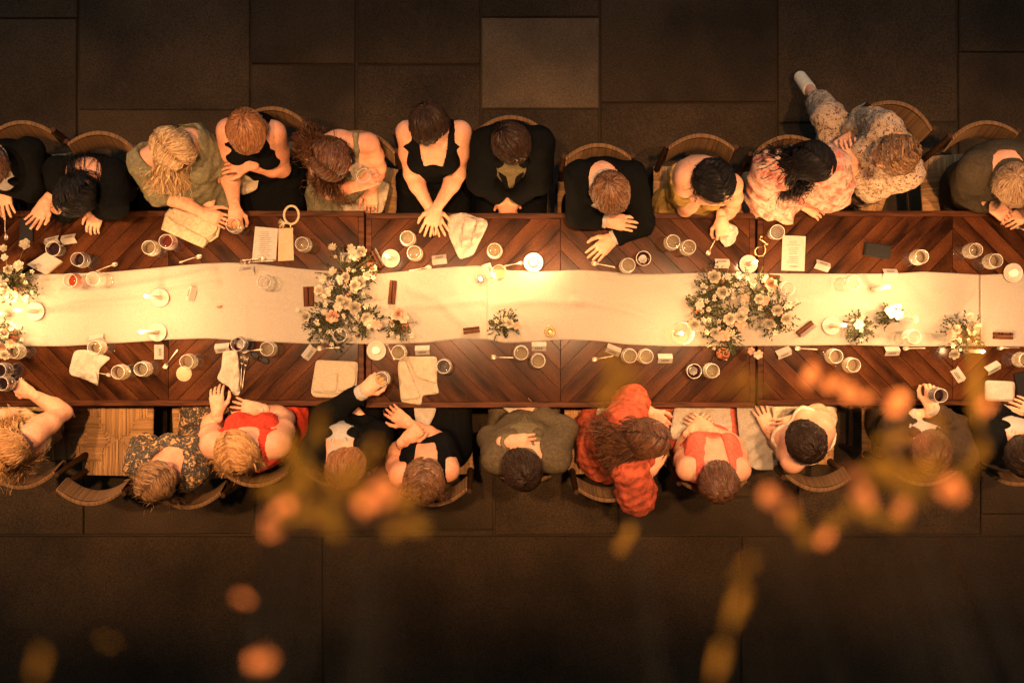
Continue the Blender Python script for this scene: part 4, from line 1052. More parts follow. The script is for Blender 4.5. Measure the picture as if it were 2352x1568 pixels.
def person(S):
    seed = S['seed']; sk = SKIN[S.get('skin', 'fair')]
    fat = S.get('fat', 1.0); face = unit(S['face'])
    shA, shB = W(*S['A'][0]), W(*S['B'][0]); nk = W(*S['nk']); hd = W(*S['hd'])
    pel = np.array([S['pel'][0], S['pel'][1], .545])
    org = np.array([pel[0], pel[1], 0.0])
    root = empty('person', org); tag(root, S['label'], 'person')
    up = unit(nk-pel); sx = unit(shB-shA); fw = np.cross(sx, up); fw = unit(fw)
    tf = np.array([*S['fwd'], 0.0])
    if fw@tf < 0: fw = -fw
    sx = unit(sx-up*(sx@up)); T = np.stack([sx, fw, up])
    ch = pel+(nk-pel)*.70; wa = pel+(nk-pel)*.36; man = S.get('man', False)
    wA = W(*S['A'][2]); wB = W(*S['B'][2]); eA = solve_elbow(shA, S['A'][1], wA); eB = solve_elbow(shB, S['B'][1], wB)
    cw = np.linalg.norm(shB-shA)/2
    torso = [ellip(pel, T, V(.165*fat, .125*fat, .115), .06), cone(pel+up*.05, wa, .135*fat, (.12 if not man else .14)*fat, .06, (fw, .78)), cone(wa, ch, (.118 if not man else .14)*fat, (.135 if not man else .155)*fat, .06, (fw, .76)),
             ellip(ch+up*.02, T, V(max(.13, cw*.86)*fat, .10*fat, .13), .05), cone(nk*.9+shA*.1-up*.035, shA*.94+nk*.06-up*.015, .058, .05*fat, .045), cone(nk*.9+shB*.1-up*.035, shB*.94+nk*.06-up*.015, .058, .05*fat, .045)]
    if not man:
        for s in (-1, 1): torso.append(ellip(ch+fw*.085*fat+sx*s*.068-up*.005, T, V(.056, .05, .06)*fat, .022))
    hu = unit(unit(hd-nk)*.55+V(0, 0, .45)); hu = unit(hu-face*(hu@face)); hr = np.cross(face, hu)
    neckp = [cone(nk-up*.04, hd-hu*.045-face*.02, .053, .047, .03)]
    H = np.stack([hr, face, hu]); hs = S.get('hs', 1.0)*.9; fo, uo, ro = face*hs, hu*hs, hr*hs
    headp = [ellip(hd+uo*.022-fo*.012, H, V(.072, .092, .088)*hs, .02), ellip(hd+fo*.030-uo*.045, H, V(.054, .060, .068)*hs, .025), ellip(hd+fo*.064-uo*.098, H, V(.024, .020, .018)*hs, .02),
             cone(hd+fo*.083+uo*.002, hd+fo*.104-uo*.036, .0085*hs, .0125*hs, .010), ellip(hd+fo*.090-uo*.037, H, V(.017, .011, .009)*hs, .008), ellip(hd+fo*.074+uo*.018, H, V(.045, .015, .012)*hs, .012),
             ellip(hd+fo*.082-uo*.066, H, V(.022, .012, .011)*hs, .008)]
    for s in (-1, 1):
        headp += [ellip(hd+ro*s*.074-uo*.022-fo*.012, H, V(.010, .021, .031)*hs, .008), ellip(hd+fo*.068+ro*s*.033-uo*.028, H, V(.022, .016, .020)*hs, .02)]
    ar = S.get('arm', 1.0)*(1.12 if man else 1.0)
    def arm(sh, el, wr): return [cone(sh, (sh+el)/2, .051*ar, .047*ar, .03), cone((sh+el)/2, el, .047*ar, .038*ar, .03), cone(el, el+(wr-el)*.3, .039*ar, .041*ar, .02), cone(el+(wr-el)*.3, wr, .041*ar, .026, .02)]
    aA, aB = arm(shA, eA, wA), arm(shB, eB, wB)
    # legs: thighs along the seat, shins down to the paving
    legs = []; hips = []; knees = []; feet = []
    for i, s in enumerate((-1, 1)):
        hp = pel+sx*s*.085-up*.02; kn = hp*1.0+np.append(unit(tf[:2]), 0)*.40+np.append(sx[:2], 0)*s*.03; kn[2] = .52; an = kn+np.append(unit(tf[:2]), 0)*.03; an[2] = .09
        if S.get('legs') and S['legs'][i]: kn = W(*S['legs'][i][0]); an = W(*S['legs'][i][1])
        toe = an+np.append(unit(tf[:2]), 0)*.16; toe[2] = .03
        if S.get('legs') and S['legs'][i] and len(S['legs'][i]) > 2: toe = W(*S['legs'][i][2])
        hips.append(hp); knees.append(kn); feet.append((an, toe))
        legs += [cone(hp, kn, .085*fat, .060, .04), cone(kn, (kn+an)/2, .057, .052, .03), cone((kn+an)/2, an, .052, .034, .03), cone(an, toe, .036, .028, .03)]
    h = .0117
    allp = torso+neckp+headp+aA+aB+legs
    fld = fieldof(allp, h)
    v, f = surface_nets(fld.F, fld.lo, h)
    vs, fs = [v], [f.astype(np.int64)]; nb = len(v)
    for key, wr, el in (('A', wA, eA), ('B', wB, eB)):
        hv = S[key]
        if len(hv) < 5: continue
        d = np.array(hv[3], float); n = np.array(hv[6], float) if len(hv) > 6 else V(0, 0, 1.); th = hv[5]
        v2, f2 = hand_mesh(wr, d, n, th, hv[4], 1.0 if man else .91); vs.append(v2); fs.append(f2+nb); nb += len(v2)
    link('body', mesh_data('body', np.concatenate(vs)-org, np.concatenate(fs), sk, True), root)
    for s in (-1, 1):
        MB().ell(hd+fo*.080+ro*s*.032-uo*.004-org, (.013, .011, .010), 8, 6, H.T).build('eye', M['eye'], root, True)
    MB().ell(hd+fo*.090-uo*.064-org, (.021, .008, .008), 10, 6, H.T).build('mouth', M['lip'], root, True)
    # clothes
    O = S['outfit']; gm = O['mat']; kind = O['kind']; infl = O.get('infl', .010)
    def cutplane(fl, pt, nrm):
        X, Y, Z = fl.grid(); nrm = unit(nrm); fl.F = np.maximum(fl.F, ((X-pt[0])*nrm[0]+(Y-pt[1])*nrm[1]+(Z-pt[2])*nrm[2]).astype(np.float32))
    def emit(fl, name, m): 
        vv, ff = surface_nets(fl.F, fl.lo, fl.h); return link(name, mesh_data(name, vv-org, ff, m, True), root)
    def sleeves(lenA, lenB, r0, grow=1.0):
        out = []
        for sh, el, wr, ln in ((shA, eA, wA, lenA), (shB, eB, wB, lenB)):
            if ln <= 0: continue
            mid = (sh+el)/2
            if ln <= 1: out.append(cone(sh, sh+(el-sh)*ln, .053*ar+r0, (.050*ar+r0)*grow, .03, None, (False, True)))
            else:
                out += [cone(sh, el, .052*ar+r0, (.043*ar+r0)*(1+(grow-1)*.5), .03)]
                out.append(cone(el, el+(wr-el)*(ln-1), .043*ar+r0, (.034+r0)*grow, .03, None, (False, True)))
        return out
    def tcoords(fl):
        X, Y, Z = fl.grid(); px, py, pz = X-nk[0], Y-nk[1], Z-nk[2]
        return px*sx[0]+py*sx[1]+pz*sx[2], px*fw[0]+py*fw[1]+pz*fw[2], px*up[0]+py*up[1]+pz*up[2]
    lower = []
    dn = V(0, 0, -1.)
    if O.get('lower', 'skirt') == 'trousers':
        for i in (0, 1): lower += [cone(hips[i], knees[i], .095*fat, .072, .04), cone(knees[i], feet[i][0], .070, .058, .03, None, (False, True))]
    else:
        for i in (0, 1): lower += [cone(hips[i], knees[i], .100*fat, .078, .06), cone(knees[i], knees[i]*.45+feet[i][0]*.55, .08, .085, .06, None, (False, True))]
        lower += [cone((hips[0]+hips[1])/2, (knees[0]+knees[1])/2, .10, .075, .06), cone((knees[0]+knees[1])/2, (knees[0]+knees[1])/2*.45+(feet[0][0]+feet[1][0])/2*.55, .075, .085, .06, None, (False, True))]
    if kind == 'suit':
        sl = sleeves(O.get('sl', 1.9), O.get('sl', 1.9), .010)
        fl = fieldof(torso+sl+lower, h, .009); full = fl.F; fl.F = np.full(fl.n, .08, np.float32)
        for q in torso+lower: fl.add(q, .009)
        a, b, c = tcoords(fl)
        vd = O.get('vee', .30); wedge = np.maximum(np.maximum(np.abs(a)-np.clip((c+vd)*.42, 0, O.get('vw', .07)), -b-.012), -c-vd)   # open front of the jacket
        wedge = np.minimum(wedge, np.maximum(np.sqrt(a*a+b*b)-.066, -c-.06))                                            # neck hole
        fl.F = np.maximum(fl.F, -wedge.astype(np.float32))
        for q in sl: fl.add(q, .007)
        folds3(fl, .0035, seed, .11)
        emit(fl, 'jacket', gm)
        sp = torso[1:4]+[cone(nk-up*.05, nk+(hd-hu*.05-nk)*.62, .062, .060, .03, None, (False, True))]
        fl = fieldof(sp, h, .004); emit(fl, 'shirt', O.get('shirt', M['paper']))
        for key, el, wr in (('A', eA, wA), ('B', eB, wB)):
            dd = unit(wr-el); fl = fieldof([cone(wr-dd*.05, wr+dd*.012, .0385, .0395, .01, None, (True, True))], .007); emit(fl, 'cuff', O.get('shirt', M['paper']))
        # collar wings and lapels
        for s in (-1, 1):
            c0 = nk+up*.035-fw*.05+sx*s*.03; c1 = nk+up*.03+sx*s*.062; c2 = nk-up*.03+fw*.085+sx*s*.03
            fl = fieldof([cone(c1*.6+c2*.4, c2, .018, .012, .01, (unit(sx*s*.5+up*.6+fw*.5), .35))], .007); emit(fl, 'collar', O.get('shirt', M['paper']))
            l0 = nk+up*.004-fw*.03+sx*s*.082; l1 = nk-up*.08+fw*.10+sx*s*.060; l2 = nk-up*vd+fw*.135+sx*s*.012
            fl = fieldof([cone(l0, l1, .016, .026, .02, (unit(fw+up*.35), .42)), cone(l1, l2, .026, .010, .02, (unit(fw+up*.1), .42))], .008); emit(fl, 'lapel', gm)
        if O.get('tie'):
            fl = fieldof([cone(nk-up*.02+fw*.085, nk-up*.05+fw*.10, .015, .012, .008), cone(nk-up*.05+fw*.105, nk-up*.28+fw*.14, .014, .026, .01, (fw, .3))], .007); emit(fl, 'tie', O['tie'])
    else:
        sl = sleeves(*O.get('sl', (0, 0)), O.get('slr', .012), O.get('grow', 1.0))
        tor = torso if kind != 'strapless' else torso[:4]+torso[6:]
        fl = fieldof(tor+sl+lower, h, infl); folds3(fl, O.get('fold', .004), seed, O.get('fscale', .09), O.get('faxis'))
        nf, nb_ = O.get('neck', (-.05, -.01))           # height of the neckline in front and at the back, from the neck base
        if sl:
            a, b, c = tcoords(fl)
            nw = O.get('nw', .10); wel = np.maximum(np.sqrt((a/nw)**2+(b/np.where(b > 0, O.get('nd', .11), .085))**2)-1, -c-.09)*.08
            fl.F = np.maximum(fl.F, -wel.astype(np.float32))
        elif O.get('scoop'):                            # sleeveless: round neck well, bare outer shoulders
            a, b, c = tcoords(fl); nw, sw, ndf, ndb = O['scoop']
            wel = np.maximum(np.sqrt((a/nw)**2+(b/.16)**2)-1, np.where(b > 0, -c+nf, -c+nb_)/.08)*.08
            side = np.maximum(np.abs(a)*-1+sw+np.maximum(-c-.03, 0)*1.1, -c-.16)
            fl.F = np.maximum(np.maximum(fl.F, -wel.astype(np.float32)), -side.astype(np.float32))
        else:
            cutplane(fl, nk+up*(nf+nb_)/2, up*.22+fw*(nb_-nf)*1.0)
        emit(fl, 'dress', gm)
        if O.get('straps'):
            for s, sh in ((-1, shA), (1, shB)):
                m_ = nk*.42+sh*.58+up*.034; tp = [cone(m_-fw*.075-up*.10, m_-fw*.02, O['straps'], O['straps'], .01), cone(m_-fw*.02, m_+fw*.05-up*.02, O['straps'], O['straps'], .01), cone(m_+fw*.05-up*.02, m_+fw*.10-up*.15-sx*s*.01, O['straps'], O['straps'], .01)]
                fl = fieldof(tp, .006, 0); emit(fl, 'strap', gm)
    if S.get('shoes') is not None:
        an, toe = feet[S['shoes']]; d = unit(toe-an); fl = fieldof([cone(an*.45+toe*.55-V(0, 0, .005), toe+d*.035, .039, .036, .02, (V(0, 0, 1.), .8))], .007); emit(fl, 'shoe', M['leather_cream'])
    if S.get('hair'):
        make_hair(root, hd+uo*.022-fo*.012, (hr, face, hu), dict(S['hair'], hs=hs), fld, seed+50, org)
    for x in S.get('extras', []):
        x(dict(root=root, org=org, wA=wA, wB=wB, eA=eA, eB=eB, hd=hd, hu=hu, face=face, hr=hr, nk=nk, fw=fw, up=up, sx=sx))
    return root
def band(which, m, t=.12, r=.031, th=.003):
    def fn(c):
        wr, el = c['w'+which], c['e'+which]; d = unit(el-wr); p = wr+(el-wr)*t; s = perp(d); u = np.cross(d, s)
        MB().tube([p+(s*math.cos(a)+u*math.sin(a))*r-c['org'] for a in np.linspace(0, 2*math.pi, 25)], th, 6, False).build('bracelet', M[m], c['root'], True)
    return fn
def watch(which, m1, m2, t=.1):
    def fn(c):
        band(which, m1, t, .031, .006)(c); wr, el = c['w'+which], c['e'+which]; p = wr+(el-wr)*t+V(0, 0, .034)
        MB().box(p-c['org']-V(.012, .012, .003), p-c['org']+V(.012, .012, .004), .002).build('watch_face', M[m2], c['root'])
    return fn
def earring(side, m='brass', r=.014):
    def fn(c):
        p = c['hd']+c['hr']*side*.078-c['hu']*.06-c['face']*.01
        MB().tube([p+(c['face']*math.cos(a)+c['hu']*math.sin(a))*r-c['org'] for a in np.linspace(0, 2*math.pi, 21)], .0025, 6, False).build('earring', M[m], c['root'], True)
    return fn
# ------------------------------------------------------------------ the guests
K = {}
def cloth_mat(k, c, c2=None, rough=.85, **kw): K[k] = mat(k+' cloth', c, rough, c2 or tuple(q*.75 for q in c), kw.pop('scale', 60), None, 4, .2, 300, spec=.3 if rough < .6 else .03, speck=.22, sscale=150, **kw)
cloth_mat('black', (.0042, .0046, .0046)); cloth_mat('black_knit', (.0046, .005, .005)); cloth_mat('sage', (.17, .155, .09)); cloth_mat('mustard', (.27, .17, .045)); cloth_mat('red', (.46, .045, .025)); cloth_mat('coral', (.55, .12, .075))
cloth_mat('olive', (.085, .066, .038)); cloth_mat('grey_olive', (.055, .043, .027)); cloth_mat('gold', (.36, .27, .13), (.24, .17, .08), .4); cloth_mat('brown_suit', (.04, .027, .016)); cloth_mat('ivory', (.66, .58, .42)); cloth_mat('stripe', (.17, .155, .09))
cloth_mat('boho', (.50, .10, .05), (.22, .05, .025), scale=26)
cloth_mat('shirt_olive', (.13, .105, .055))
K['floral_pink'] = pattern_mat('pink floral cloth', (.44, .30, .22), [(.42, .075, .05), (.14, .075, .035)], 18, .36, .75, .22, 8)
K['floral_dark'] = pattern_mat('dark floral cloth', (.022, .02, .015), [(.42, .23, .08), (.30, .17, .06)], 38, .33, .8, .06, 8)
K['floral_cream'] = pattern_mat('cream printed cloth', (.36, .27, .18), [(.07, .03, .015), (.17, .09, .045)], 60, .36, .8, .07, 8)
CH = dict(table=None)
U, Dn = (0, 1.0), (0, -1.0)         # facing up / down the picture
def seat(px, py, rot, label):
    c = chair(px, py, rot, label); a = math.radians(rot); return (c.location.x-.02*math.cos(a+math.pi/2), c.location.y-.02*math.sin(a+math.pi/2))
LONG = dict(style='flow', n=520, len=.42, curl=.008, pitch=.11)
def H(**k): return k
P_ = []
# --- the far side of the table
p = seat(40, 288, 186, 'rush chair under the guest in black with the open white collar')
person(dict(seed=1, label='person in black suit and open white collar, at the table end by the phone', man=True, pel=p, fwd=Dn, nk=(-14, 362, 1.08), hd=(-26, 385, 1.21), face=(-.3, -.85, -.3),
    A=((-92, 352, 1.03), (-110, 440), (-40, 452, .82), (.2, -1, 0), 'soft', 1), B=((68, 350, 1.03), (72, 432), (6, 425, .86), (.08, -1, 0), 'spread', -1),
    outfit=dict(kind='suit', mat=K['black'], lower='trousers', vee=.26), hair=H(style='whorl', col='brown', len=.06)))
p = seat(232, 312, 176, 'rush chair left of the blonde guest in sage, behind the black haired guest')
person(dict(seed=2, label='black haired person in black raising an open hand with bracelets', pel=p, fwd=Dn, nk=(193, 395, 1.06), hd=(172, 450, 1.13), face=(-.72, -.55, -.42), skin='fair',
    A=((135, 392, 1.02), (148, 478, .80), (106, 462, .97), (-.45, -.85, .1), 'spread', -1, (.1, .1, -1.)), B=((262, 398, 1.0), (262, 470), (228, 480, .80), (-.35, -.9, 0), 'relax', -1),
    outfit=dict(kind='dress', mat=K['black'], sl=(1.25, 1.8), neck=(-.05, 0), nw=.085), hair=H(style='flow', col='black', len=.34, n=420, curl=.012, pitch=.08, tips=[(190, 415, 1.02), (215, 455, .98), (165, 490, .95)], fluff=.12),
    extras=[band('A', 'brass', .1), band('A', 'brass', .16)]))
p = seat(395, 306, 190, 'rush chair under the blonde guest in the sage dress')
person(dict(seed=3, label='blonde person in sage dress leaning over with a hand on the clutch bag', pel=(p[0]+.06, p[1]-.04), fwd=(.25, -1), nk=(385, 322, 1.09), hd=(398, 342, 1.19), face=(.62, -.70, -.36), fat=1.08, arm=1.1,
    A=((332, 372, 1.03), (372, 440), (466, 489, .81), (.93, -.35, -.05), 'soft', 1), B=((440, 322, 1.04), (500, 372), (486, 440, .72), (-.3, -.9, 0), 'relax', -1),
    outfit=dict(kind='dress', mat=K['sage'], sl=(1.02, 1.0), slr=.018, grow=1.12, nw=.15, nd=.14, fold=.006, fscale=.06), 
    hair=H(style='flow', col='blonde', len=.36, n=620, curl=.006, pitch=.13, part=.1, tips=[(372, 405, 1.04), (410, 418, .98), (396, 412, 1.0)], fluff=.12, fwd=.5, pull=1.0, curly=True)))
p = seat(632, 256, 174, 'rush chair under the auburn haired guest in sleeveless black')
person(dict(seed=4, label='short auburn haired person in sleeveless black gripping own arm and a glass', pel=(p[0]-.08, p[1]), fwd=Dn, nk=(573, 286, 1.08), hd=(568, 303, 1.20), face=(.12, -.82, -.5), arm=1.12, skin='pink',
    A=((524, 300, 1.04), (526, 388), (539, 476, .86), (.02, -1, -.1), 'grip', 1), B=((630, 305, 1.04), (647, 388), (572, 380, .95), (-1, .02, -.1), 'soft', 1, (0, .25, 1.)),
    outfit=dict(kind='dress', mat=K['black'], neck=(-.10, -.05), scoop=(.055, .098, 0, 0)), hair=H(style='whorl', col='auburn', len=.115, n=620, fluff=.16, vol=1.05, curl=.006, pitch=.09, sweep=.3)))
p = seat(838, 312, 168, 'rush chair under the guest sipping from a tilted wine glass')
person(dict(seed=5, label='brown wavy haired person in olive strapless dress drinking from a wine glass', pel=(p[0]-.10, p[1]), fwd=(.2, -1), nk=(778, 322, 1.08), hd=(765, 368, 1.17), face=(.78, -.52, -.30), skin='pink',
    A=((720, 345, 1.03), (757, 440), (822, 426, 1.06), (.9, .35, .35), 'grip', 1), B=((846, 330, 1.04), (869, 384), (853, 432, .72), (-.05, -1, -.1), 'relax', -1),
    outfit=dict(kind='dress', mat=K['sage'], neck=(-.12, -.12), straps=.014, fold=.006), hair=H(style='flow', col='brown', len=.44, n=620, curl=.016, pitch=.09, tips=[(712, 330, 1.04), (745, 415, 1.0), (775, 438, .98)], fluff=.2, vol=1.05)))
gt = glass(803, 373, WW, 'wine glass tilted to the lips of the brown haired guest', 1.10, (0, 0, 0), False)
gt.rotation_euler = Vector((0, 0, 1)).rotation_difference(Vector((.083, -.083, .15))).to_euler()
p = seat(985, 284, 181, 'rush chair under the guest in black with straight crossed arms')
person(dict(seed=6, label='dark haired person in black strap dress with crossed hands flat on the table', pel=p, fwd=Dn, nk=(996, 296, 1.07), hd=(985, 287, 1.22), face=(-.12, -.80, -.48), 
    A=((934, 302, 1.04), (945, 400), (988, 480, .80), (.42, -.9, -.02), 'spread', 1), B=((1058, 302, 1.04), (1052, 400), (1003, 478, .84), (-.35, -.93, -.05), 'spread', -1),
    outfit=dict(kind='dress', mat=K['black'], neck=(-.15, -.02), scoop=(.072, .105, 0, 0)), hair=H(style='tied', col='dark', n=520, len=.2, bun=(.35, -.85, .25), bunr=.03, fluff=.03),
    extras=[earring(1, 'brass', .022), earring(-1, 'brass', .012)]))
p = seat(1170, 276, 182, 'rush chair under the guest in black looking down at his lap')
person(dict(seed=7, label='dark haired person in black suit and olive shirt looking down at folded hands', man=True, pel=p, fwd=Dn, nk=(1174, 312, 1.07), hd=(1177, 332, 1.20), face=(.50, -.82, -.28), skin='tan',
    A=((1118, 325, 1.03), (1103, 415), (1146, 452, .72), (.5, -.8, -.2), 'relax', 1), B=((1240, 325, 1.03), (1238, 415), (1184, 454, .72), (-.45, -.8, -.2), 'relax', -1),
    outfit=dict(kind='suit', mat=K['black'], shirt=K['shirt_olive'], lower='trousers', vee=.42, vw=.085), hair=H(style='whorl', col='dark', len=.07)))
p = seat(1375, 340, 180, 'rush chair with a bare arched woven back behind the man with white cuffs')
person(dict(seed=8, label='short brown haired person in black suit leaning both white cuffed hands on the table', man=True, pel=(p[0]+.02, p[1]), fwd=Dn, nk=(1385, 400, 1.08), hd=(1402, 443, 1.15), face=(.18, -.80, -.55),
    A=((1330, 402, 1.02), (1332, 494, .88), (1390, 506, .905), (1, -.12, -.06), 'flat', 1), B=((1450, 405, 1.0), (1474, 512, .80), (1410, 546, .79), (-.75, -.66, 0), 'soft', -1),
    outfit=dict(kind='suit', mat=K['black'], lower='trousers'), hair=H(style='whorl', col='mid', len=.05, n=620, fluff=.03, thick=.0034)))
p = seat(1612, 318, 179, 'rush chair with wide woven back and open seat behind the guest in mustard')
person(dict(seed=9, label='dark bob haired person in mustard dress propping her face on her hand', pel=(p[0]+.0, p[1]-.05), fwd=(.2, -1), nk=(1618, 385, 1.06), hd=(1642, 415, 1.13), face=(.35, -.72, -.58),
    A=((1577, 408, 1.0), (1574, 480, .79), (1605, 455, .98), (.8, -.1, .55), 'soft', 1, (-.3, -.3, .8)), B=((1682, 425, 1.0), (1684, 478), (1657, 502, .82), (.15, -1, -.2), 'grip', -1),
    outfit=dict(kind='dress', mat=K['mustard'], neck=(-.12, -.12), straps=.006, fold=.006, fscale=.06), hair=H(style='flow', col='black', len=.24, n=480, part=.0, curl=.004, tips=[(1668, 440, 1.0), (1640, 445, 1.0), (1615, 425, 1.05)], fluff=.08)))
p = seat(1800, 322, 190, 'rush chair under the guest in the pink floral blouse')
person(dict(seed=10, label='long black haired person in pink floral blouse with her back turned', pel=(p[0]+.05, p[1]-.02), fwd=(.35, -1), nk=(1842, 372, 1.08), hd=(1866, 372, 1.20), face=(.68, -.50, -.52), fat=1.12,
    A=((1775, 395, 1.03), (1765, 455), (1845, 468, .80), (.8, -.4, -.1), 'relax', 1), B=((1900, 385, 1.04), (1908, 432), (1886, 452, .73), (0, -1, -.1), 'relax', -1),
    outfit=dict(kind='dress', mat=K['floral_pink'], sl=(1.75, 1.15), slr=.045, grow=1.25, nw=.09, fold=.010, fscale=.07), hair=H(style='flow', col='black', len=.46, n=620, curl=.008, pitch=.12, tips=[(1812, 425, 1.05), (1790, 372, 1.08), (1826, 400, 1.05)], fluff=.14, vol=1.05)))
p = seat(2080, 248, 158, 'rush chair turned askew under the guest in the patterned suit')
person(dict(seed=11, label='ash haired person in patterned cream suit sitting sideways with a leg out', pel=(p[0]-.05, p[1]-.03), fwd=(-.9, -.25), nk=(2066, 340, 1.08), hd=(2058, 358, 1.19), face=(-.78, -.42, -.42), fat=1.05,
    A=((2032, 292, 1.02), (1985, 272), (1952, 315, .72), (-.6, -.5, 0), 'relax', 1), B=((2086, 398, 1.02), (2000, 432), (1957, 384, .92), (-.15, 1, .05), 'spread', -1),
    legs=[((1903, 270, .58), (1879, 232, .34), (1843, 184, .14)), ((1915, 335, .52), (1905, 360, .1))], shoes=0,
    outfit=dict(kind='dress', mat=K['floral_cream'], lower='trousers', sl=(1.8, 1.8), slr=.016, nw=.075, fold=.007, fscale=.07), hair=H(style='flow', col='ash', len=.17, n=560, curl=.006, tips=[(2075, 390, 1.05), (2095, 355, 1.05), (2040, 395, 1.05)], fluff=.14, vol=1.06),
    extras=[band('B', 'brass', .08)]))
p = seat(2262, 288, 184, 'rush chair under the guest in olive grey at the table end')
person(dict(seed=12, label='grey cropped haired person in olive grey jacket leaning toward the table', man=True, pel=(p[0]+.10, p[1]), fwd=Dn, nk=(2310, 375, 1.06), hd=(2330, 425, 1.12), face=(.35, -.72, -.55), fat=1.15, hs=1.04,
    A=((2238, 382, 1.0), (2218, 452), (2275, 470, .82), (.8, -.5, -.1), 'relax', 1), B=((2385, 380, 1.0), (2410, 460), (2370, 480, .8), (-.8, -.5, 0), 'relax', -1),
    outfit=dict(kind='suit', mat=K['grey_olive'], shirt=K['grey_olive'], lower='trousers', vee=.2), hair=H(style='whorl', col='grey', len=.035, n=500, fluff=.015, thick=.003)))
# --- the near side of the table
p = seat(50, 1112, 3, 'rush chair under the blonde guest in gold satin')
person(dict(seed=13, label='long blonde haired person in gold satin dress holding dark wine', pel=(p[0]-.12, p[1]), fwd=U, nk=(32, 1030, 1.07), hd=(6, 1030, 1.19), face=(-.62, .70, -.34), arm=1.1,
    A=((-55, 1015, 1.03), (-70, 950), (-2, 952, .90), (1, -.05, -.05), 'flat', -1), B=((72, 1000, 1.03), (146, 946), (72, 904, .83), (-.85, .5, -.05), 'grip', 1),
    outfit=dict(kind='dress', mat=K['gold'], neck=(-.10, -.12), straps=.012, fold=.009, fscale=.05), hair=H(style='flow', col='straw', len=.42, n=560, curl=.014, pitch=.12, tips=[(30, 985, 1.0), (42, 1060, 1.02), (15, 1080, 1.0)], fluff=.12)))
chair(203, 1150, -1, 'empty rush chair between the guests in gold satin and dark floral')
p = seat(432, 1158, 2, 'rush chair under the guest in the dark floral dress')
person(dict(seed=14, label='ash blonde person in dark floral dress with folded forearms', pel=(p[0]+.06, p[1]+.02), fwd=U, nk=(378, 1085, 1.06), hd=(362, 1100, 1.18), face=(.60, .64, -.30), skin='pink',
    A=((325, 1068, 1.0), (338, 1018), (425, 1040, .84), (1, -.25, 0), 'soft', -1), B=((442, 1082, 1.0), (475, 1048), (400, 1030, .82), (-1, .25, 0), 'relax', 1),
    outfit=dict(kind='dress', mat=K['floral_dark'], sl=(.75, .75), slr=.02, grow=1.1, nw=.085, nd=.12, fold=.006, fscale=.07), hair=H(style='flow', col='ash', len=.26, n=560, curl=.010, pitch=.09, tips=[(345, 1140, 1.04), (395, 1145, 1.02), (325, 1105, 1.05)], fluff=.12, vol=1.06, messy=.02),
    extras=[band('A', 'brass', .3)]))
p = seat(585, 1108, 0, 'rush chair hidden under the guest in the red dress')
person(dict(seed=15, label='strawberry blonde person in bright red dress gesturing with both hands', pel=p, fwd=U, nk=(565, 1040, 1.08), hd=(542, 1036, 1.20), face=(-.15, .80, -.5), arm=1.28, fat=1.12, skin='fair',
    A=((490, 1022, 1.03), (484, 985), (500, 948, .84), (-.05, 1, .1), 'relax', -1), B=((638, 1020, 1.03), (655, 962), (597, 938, .83), (-1, .12, 0), 'spread', 1),
    outfit=dict(kind='dress', mat=K['red'], neck=(-.08, -.05), scoop=(.065, .10, 0, 0), fold=.006), hair=H(style='flow', col='straw', len=.23, n=700, curl=.012, pitch=.10, tips=[(500, 1060, 1.06), (555, 1085, 1.05), (590, 1060, 1.05), (510, 1085, 1.04)], fluff=.14, vol=1.10, messy=.02),
    extras=[watch('B', 'brass', 'paper', .12)]))
p = seat(775, 1108, 0, 'rush chair under the suited guest holding out a glass')
person(dict(seed=16, label='dark suited person with white cuff reaching out a wine glass', man=True, pel=p, fwd=U, nk=(780, 1052, 1.07), hd=(793, 1070, 1.19), face=(.45, .75, -.4),
    A=((722, 1040, 1.03), (752, 955), (832, 900, .90), (.75, .62, -.03), 'grip', -1), B=((845, 1038, 1.03), (872, 1000), (835, 970, .72), (-.6, .6, 0), 'relax', 1),
    outfit=dict(kind='suit', mat=K['black'], lower='trousers'), hair=H(style='whorl', col='auburn', len=.07)))
p = seat(1000, 1152, 5, 'rush chair under the curly haired guest with clasped hands')
person(dict(seed=17, label='curly brown haired person in black with arms raised and hands clasped', pel=p, fwd=U, nk=(980, 1082, 1.07), hd=(974, 1102, 1.18), face=(.05, .72, -.62), skin='pink',
    A=((918, 1092, 1.03), (903, 1045), (932, 1008, .98), (.75, .6, -.05), 'fist', -1), B=((1030, 1080, 1.03), (1002, 1006), (938, 972, .88), (-.75, .5, -.2), 'soft', 1),
    outfit=dict(kind='dress', mat=K['black_knit'], neck=(-.12, -.05), scoop=(.06, .095, 0, 0)), hair=H(style='flow', curly=True, col='mid', len=.19, n=620, curl=.010, pitch=.055, tips=[(930, 1125, 1.03), (1020, 1130, 1.03), (980, 1145, 1.03)], fluff=.14, vol=1.08, messy=.02), extras=[band('A', 'black_plastic', .28)]))
p = seat(1206, 1102, 0, 'rush chair hidden under the guest in the olive suit')
person(dict(seed=18, label='short dark haired person in olive suit with a hand at his mouth', man=True, pel=p, fwd=U, nk=(1208, 1052, 1.07), hd=(1200, 1076, 1.19), face=(-.42, .75, -.5), fat=1.02,
    A=((1142, 1056, 1.03), (1128, 1008), (1166, 1014, 1.06), (.95, .0, .1), 'relax', -1), B=((1278, 1052, 1.03), (1296, 985), (1235, 950, .72), (-.6, .6, 0), 'relax', 1),
    outfit=dict(kind='suit', mat=K['olive'], shirt=K['shirt_olive'], lower='trousers'), hair=H(style='whorl', col='dark', len=.045, n=620, fluff=.02, thick=.0034), extras=[watch('A', 'black_plastic', 'paper', .08)]))
p = seat(1405, 1142, 4, 'rush chair under the guest in the fringed red dress')
